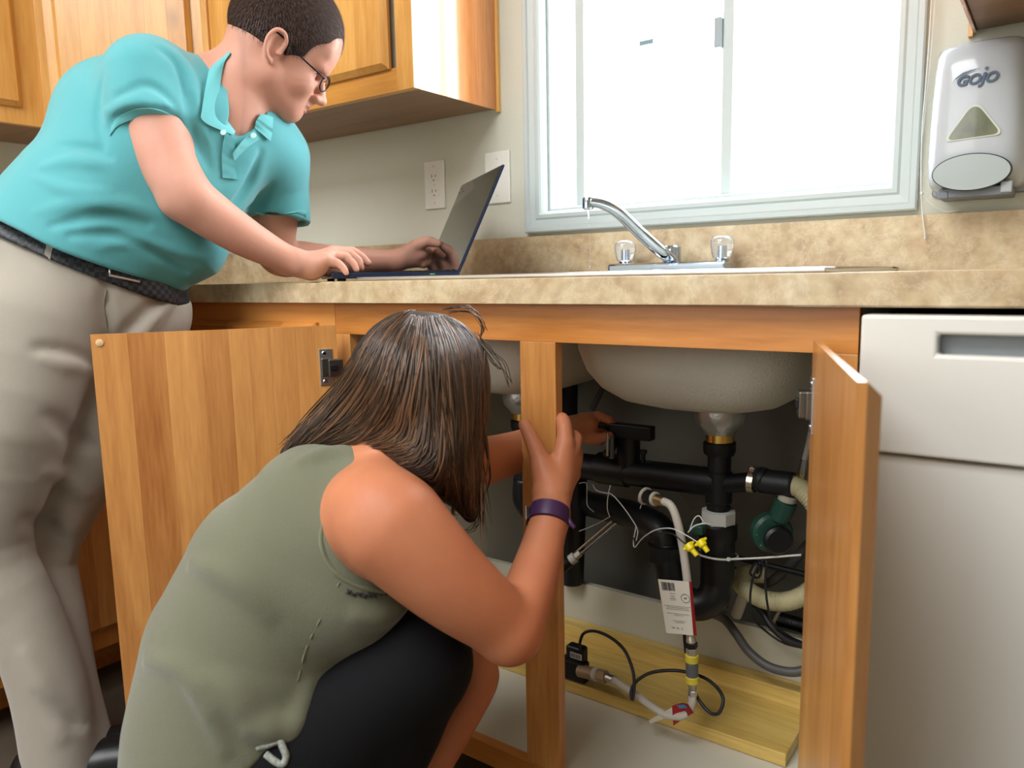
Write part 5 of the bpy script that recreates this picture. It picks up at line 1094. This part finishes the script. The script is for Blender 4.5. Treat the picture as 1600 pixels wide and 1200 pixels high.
# --- top
TW = Field(blo-np.array([.05, .08, 0]), bhi, .0040); torso(TW, 0.0)
TW.ell(D(613, 822, .925), (.083, .083, .083), None, .004, 'sub'); TW.ell(D(545, 772, 1.33), (.08, .08, .08), None, .004, 'sub')
TW.chain([D(622, 715, 1.07), D(655, 670, 1.05)], [.050, .055], .004, op='sub')
TW.plane(D(478, 1118, 1.0), CR*.69-CU*.73+CT*.05, .004)
for pix, r_, op in (([(330, 1060), (360, 1080), (400, 1125), (450, 1128)], .007, 'add'), ([(395, 1140), (450, 1140), (500, 1110), (530, 1070)], .006, 'add'), 
                    ([(480, 1075), (470, 1110), (455, 1160)], .005, 'add'), ([(230, 1030), (290, 1050), (330, 1110), (350, 1170)], .006, 'add'), ([(470, 720), (520, 706), (600, 700)], .004, 'add'), ([(300, 880), (360, 900), (420, 960)], .005, 'add'), ([(560, 960), (600, 960), (635, 945)], .005, 'add')):
    TW.fold(pix, r_*2.2, 0, .02, op, n=10)
TW.wrinkle(.0045, 12, 3)
top = TW.mesh('sleeveless_top', OLV, wom)
TRM = cloth('olive_trim', '#6c6f56', 900, .4)
hole = [(612, 703), (570, 735), (530, 775), (507, 830), (512, 868), (535, 897), (565, 914), (602, 921)]
def edge_surf(F, pix, off, push=0): 
    q = [F.surf(*p, off=off) for p in spline([np.array(p, float) for p in pix], 8)]; return [p for p in q if p is not None and np.linalg.norm(p-CAM) < 1.25]
hp = edge_surf(TW, [(x-5 if y < 900 else x, y+(4 if y > 880 else 0)) for x, y in hole], .0005)
if len(hp) > 6:
    hp = np.array(hp)
    for _ in range(6): hp[1:-1] = hp[1:-1]*.4+.3*(hp[:-2]+hp[2:])
    bm = bmesh.new(); tubem(bm, hp, .0028, 8); fin('armhole_trim', bm, TRM, top, True)
sm = edge_surf(TW, [(536, 900), (510, 950), (480, 1010), (465, 1065)], .0003)
if len(sm) > 4:
    bm = bmesh.new(); tubem(bm, sm, .0014, 6); fin('side_seam', bm, TRM, top, True)
bm = bmesh.new()
for k in range(9):
    x_ = 545+k*8.2; y_ = 925+6*math.sin(k/8*PI)-(k/8)*3+(2 if k % 2 else 0); p = TW.surf(x_, y_, off=.001)
    if p is None: continue
    for a_ in range(2):
        d1 = (CR*math.cos(a_*1.57+.5)+CU*math.sin(a_*1.57+.5))*.0042; tubem(bm, [p-d1, p, p+d1], [.0004, .0016, .0004], 6)
fin('embroidery', bm, mat('thread_black', '#15161a', .7), top)
# --- trousers
PW = Field(bbox([D(375, 1290, 1.09), D(730, 1030, 1.17), D(520, 1400, 1.05)], .16)[0], bbox([D(375, 1290, 1.09), D(730, 1000, 1.17), D(520, 1400, 1.05)], .16)[1], .0045)
PW.chain([D(370, 1290, 1.09), D(420, 1215, 1.05), D(545, 1110, 1.04), D(655, 1032, 1.035)], [.155, .130, .094, .068], .04, n=2)
PW.chain([D(655, 1034, 1.035), D(625, 1130, 1.05), D(572, 1270, 1.06)], [.066, .060, .050], .03, n=2)
PW.chain([D(400, 1240, 1.17), D(560, 1130, 1.20), D(722, 1040, 1.19)], [.13, .080, .048], .04, n=2)
PW.wrinkle(.0025, 22, 8); PW.mesh('trousers', BLP, wom)
# hem trim loop, cream with dark pattern
lp_ = [PW.surf(*q, off=.004) for q in ((402, 1168), (420, 1163), (436, 1158), (442, 1168), (447, 1182), (442, 1194), (430, 1190), (415, 1178))]; lp_ = [p for p in lp_ if p is not None]
if len(lp_) > 3: tube('hem_tie', lp_, .0045, mat('trim_cream', '#8c9088', .8, noise_amt=.8, nscale=260), top, 8)
# --- shoes
for c0 in (D(505, 1420, 1.06), D(585, 1365, 1.13)):
    f_ = np.array([CR[0], CR[1], 0])*.5+np.array([CF[0], CF[1], 0])*.85; f_ /= np.linalg.norm(f_); l_ = np.array([-f_[1], f_[0], 0]); U0 = np.array([0, 0, 1.]); c = np.array([c0[0], c0[1], 0]); zz_ = c0[2]
    Sh = Field(c-.26, c+np.array([.26, .26, .16]), .006); Sh.ell(c+U0*.04, (.05, .034, .045), (f_, l_, U0), .02); Sh.ell(c+f_*.08+U0*.030, (.085, .040, .034), (f_, l_, U0), .03); Sh.cone(c+U0*.03, c0, .034, .032, .02); Sh.plane(c+U0*.002, -U0, .002); Sh.mesh('shoe', BLP, wom)
# --- wristband
wa = D(847, 880, 1.06); wd = wRw-wa; wd /= np.linalg.norm(wd); wc = D(858, 806, 1.100)
PUR = mat('band_purple', '#3d2148', .45)
wbnd = lathe('wristband', [(.0268, -.0125), (.0292, -.0118), (.0300, 0), (.0288, .0118), (.0262, .0125)], wc, PUR, wom, 40, wd)
s0 = wc-CR*.0295; box('watch_face', (-.004, -.010, -.0105), (.0015, .010, .0105), mat('tracker_black', '#101014', .15), wbnd, .001, M=frameM(s0, CR, np.cross(wd, CR))); box('face_rim', (-.0048, -.0105, -.0112), (-.003, .0105, .0112), STL, wbnd, .0008, M=frameM(s0, CR, np.cross(wd, CR)))
tl = wc+CR*.0285+CT*.006; tube('band_end', [tl-wd*.004, tl+CR*.003-wd*.010+CT*.001, tl+CR*.010-wd*.018], [.004, .004, .003], PUR, wbnd, 8)
# --- held black part by the far hand
tag(tube('black_tube_end', [D(915, 672, 1.46), D(935, 662, 1.465), D(952, 668, 1.468), D(962, 682, 1.47), D(955, 700, 1.45), D(946, 712, 1.44)], .0085, BLK), 'short curved black tube held by the woman\'s far hand', 'tube')
# --- hair
HW1 = mat('hair_brown_base', '#1e1511', .5); HW2 = mat('hair_brown', '#3a2a1e', .38); HW3 = mat('hair_highlight', '#63452f', .38)
hl, hh = bbox([D(430, 715, 1.07), D(765, 590, 1.07), D(745, 815, 1.05), D(650, 478, 1.07), D(650, 590, .95), D(650, 590, 1.2)], .03)
HF = Field(hl, hh, .0035)
HF.ell(h_(0, 0, .0), (.098, .080, .092), WA, 0); HF.ell(D(664, 592, 1.065), (.082, .085, .088), None, .02)
HF.chain([D(640, 572, 1.06), D(576, 625, 1.07), D(512, 672, 1.075), D(446, 708, 1.075)], [.056, .046, .030, .010], .04, n=3)
HF.chain([D(698, 575, 1.06), D(706, 660, 1.05), D(714, 740, 1.045), D(735, 806, 1.045)], [.050, .045, .036, .012], .03, n=3)
HF.chain([D(655, 605, 1.04), D(625, 665, 1.05)], [.080, .042], .04); HF.chain([D(670, 640, 1.02), D(678, 705, 1.00), D(700, 745, 1.02)], [.055, .046, .028], .03)
HF.chain([D(540, 680, 1.06), D(620, 690, 1.03), D(665, 725, .99)], [.022, .030, .024], .03)
HF.wrinkle(.002, 60, 4, (1, 1, .25))
hair = HF.mesh('hair', HW1, wom, smooth=10)
GD = [[(640, 484), (585, 513), (545, 575), (500, 632), (455, 683), (434, 712)], [(645, 482), (600, 520), (568, 590), (528, 648), (485, 688), (452, 714)], [(650, 481), (618, 540), (596, 618), (565, 668), (520, 690), (470, 704)], [(656, 481), (638, 550), (625, 630), (605, 672), (570, 692), (520, 700)],
      [(662, 481), (658, 560), (652, 640), (640, 690), (610, 700), (575, 698)], [(668, 481), (680, 560), (684, 640), (688, 705), (676, 738), (652, 738)], [(674, 481), (700, 550), (707, 640), (712, 720), (716, 792), (722, 800)], [(680, 482), (725, 538), (735, 640), (738, 730), (736, 790), (742, 812)], [(686, 484), (746, 533), (752, 620), (753, 720), (751, 790), (752, 816)]]
GD = np.array(GD, float); bms = [bmesh.new(), bmesh.new()]
for k in range(1050):
    g = rng.uniform(0, 7.999); i = int(g); f = g-i; P = GD[i]*(1-f)+GD[i+1]*f; P = P+rng.normal(size=P.shape)*np.array([4.0, 3.0])*np.linspace(.5, 1.6, 6)[:, None]; t0 = rng.uniform(0, .35) if rng.random() < .45 else 0; t1 = rng.uniform(.75, 1.0)
    q = np.array(spline(list(P), 5)); n_ = len(q); q = q[int(t0*n_):max(int(t1*n_), int(t0*n_)+5)]; off = rng.uniform(-.001, .0045); pp = []; 
    wv = rng.uniform(0, 6.28); last = None
    for j, (x_, y_) in enumerate(q):
        p = HF.surf(x_+1.5*math.sin(j*.5+wv), y_, off=off, d0=.85, d1=1.35)
        if p is None: p = (last+(pp[-1]-pp[-2])) if len(pp) > 1 else None
        if p is None: continue
        pp.append(p); last = p
    if len(pp) < 4: continue
    pp = np.array(pp)
    for _ in range(3): pp[1:-1] = pp[1:-1]*.5+.25*(pp[:-2]+pp[2:])
    w_ = rng.uniform(.0008, .0021); R_ = [w_*min(1, 4*j/len(pp)+.3, 3*(len(pp)-1-j)/len(pp)+.12) for j in range(len(pp))]
    tubem(bms[0 if rng.random() < .70 else 1], pp, R_, 5, False, flat=.6)
fin('hair_locks', bms[0], HW2, hair, True, kind='stuff'); fin('hair_highlights', bms[1], HW3, hair, True, kind='stuff')
bm = bmesh.new()
for P in ([(742, 520, 1.05), (765, 545, 1.05), (785, 570, 1.06), (797, 600, 1.06)], [(745, 530, 1.05), (768, 565, 1.05), (782, 578, 1.05)], [(700, 486, 1.04), (735, 488, 1.05), (752, 505, 1.06), (750, 530, 1.06)], [(690, 482, 1.03), (728, 478, 1.05), (745, 492, 1.06), (756, 520, 1.06)], [(590, 520, 1.05), (560, 545, 1.06), (530, 590, 1.07)], [(748, 790, 1.04), (742, 822, 1.04), (728, 830, 1.04)], [(748, 780, 1.04), (752, 808, 1.04), (740, 826, 1.04)], [(480, 660, 1.07), (450, 690, 1.07), (432, 722, 1.07)]):
    for j in range(4):
        Pj = [D(x_+rng.normal()*2.5, y_+rng.normal()*2.5, d_) for x_, y_, d_ in P]; tubem(bm, spline(Pj, 6), .0005, 4)
fin('stray_hairs', bm, HW2, hair, True, kind='stuff')
# ================================================================== put each thing's Empty at the foot of its parts
bpy.context.view_layer.update()
for o in list(COL.objects):
    if o.type == 'EMPTY' and o.parent is None and o.children:
        pts = [c.matrix_world @ Vector(b) for c in o.children_recursive if c.type == 'MESH' for b in c.bound_box]
        if not pts: continue
        lo_ = [min(p[i] for p in pts) for i in range(3)]; hi_ = [max(p[i] for p in pts) for i in range(3)]
        base = Vector(((lo_[0]+hi_[0])/2, (lo_[1]+hi_[1])/2, lo_[2])); o.location = base
        for c in o.children: c.matrix_parent_inverse = Matrix.Translation(-base) @ c.matrix_parent_inverse
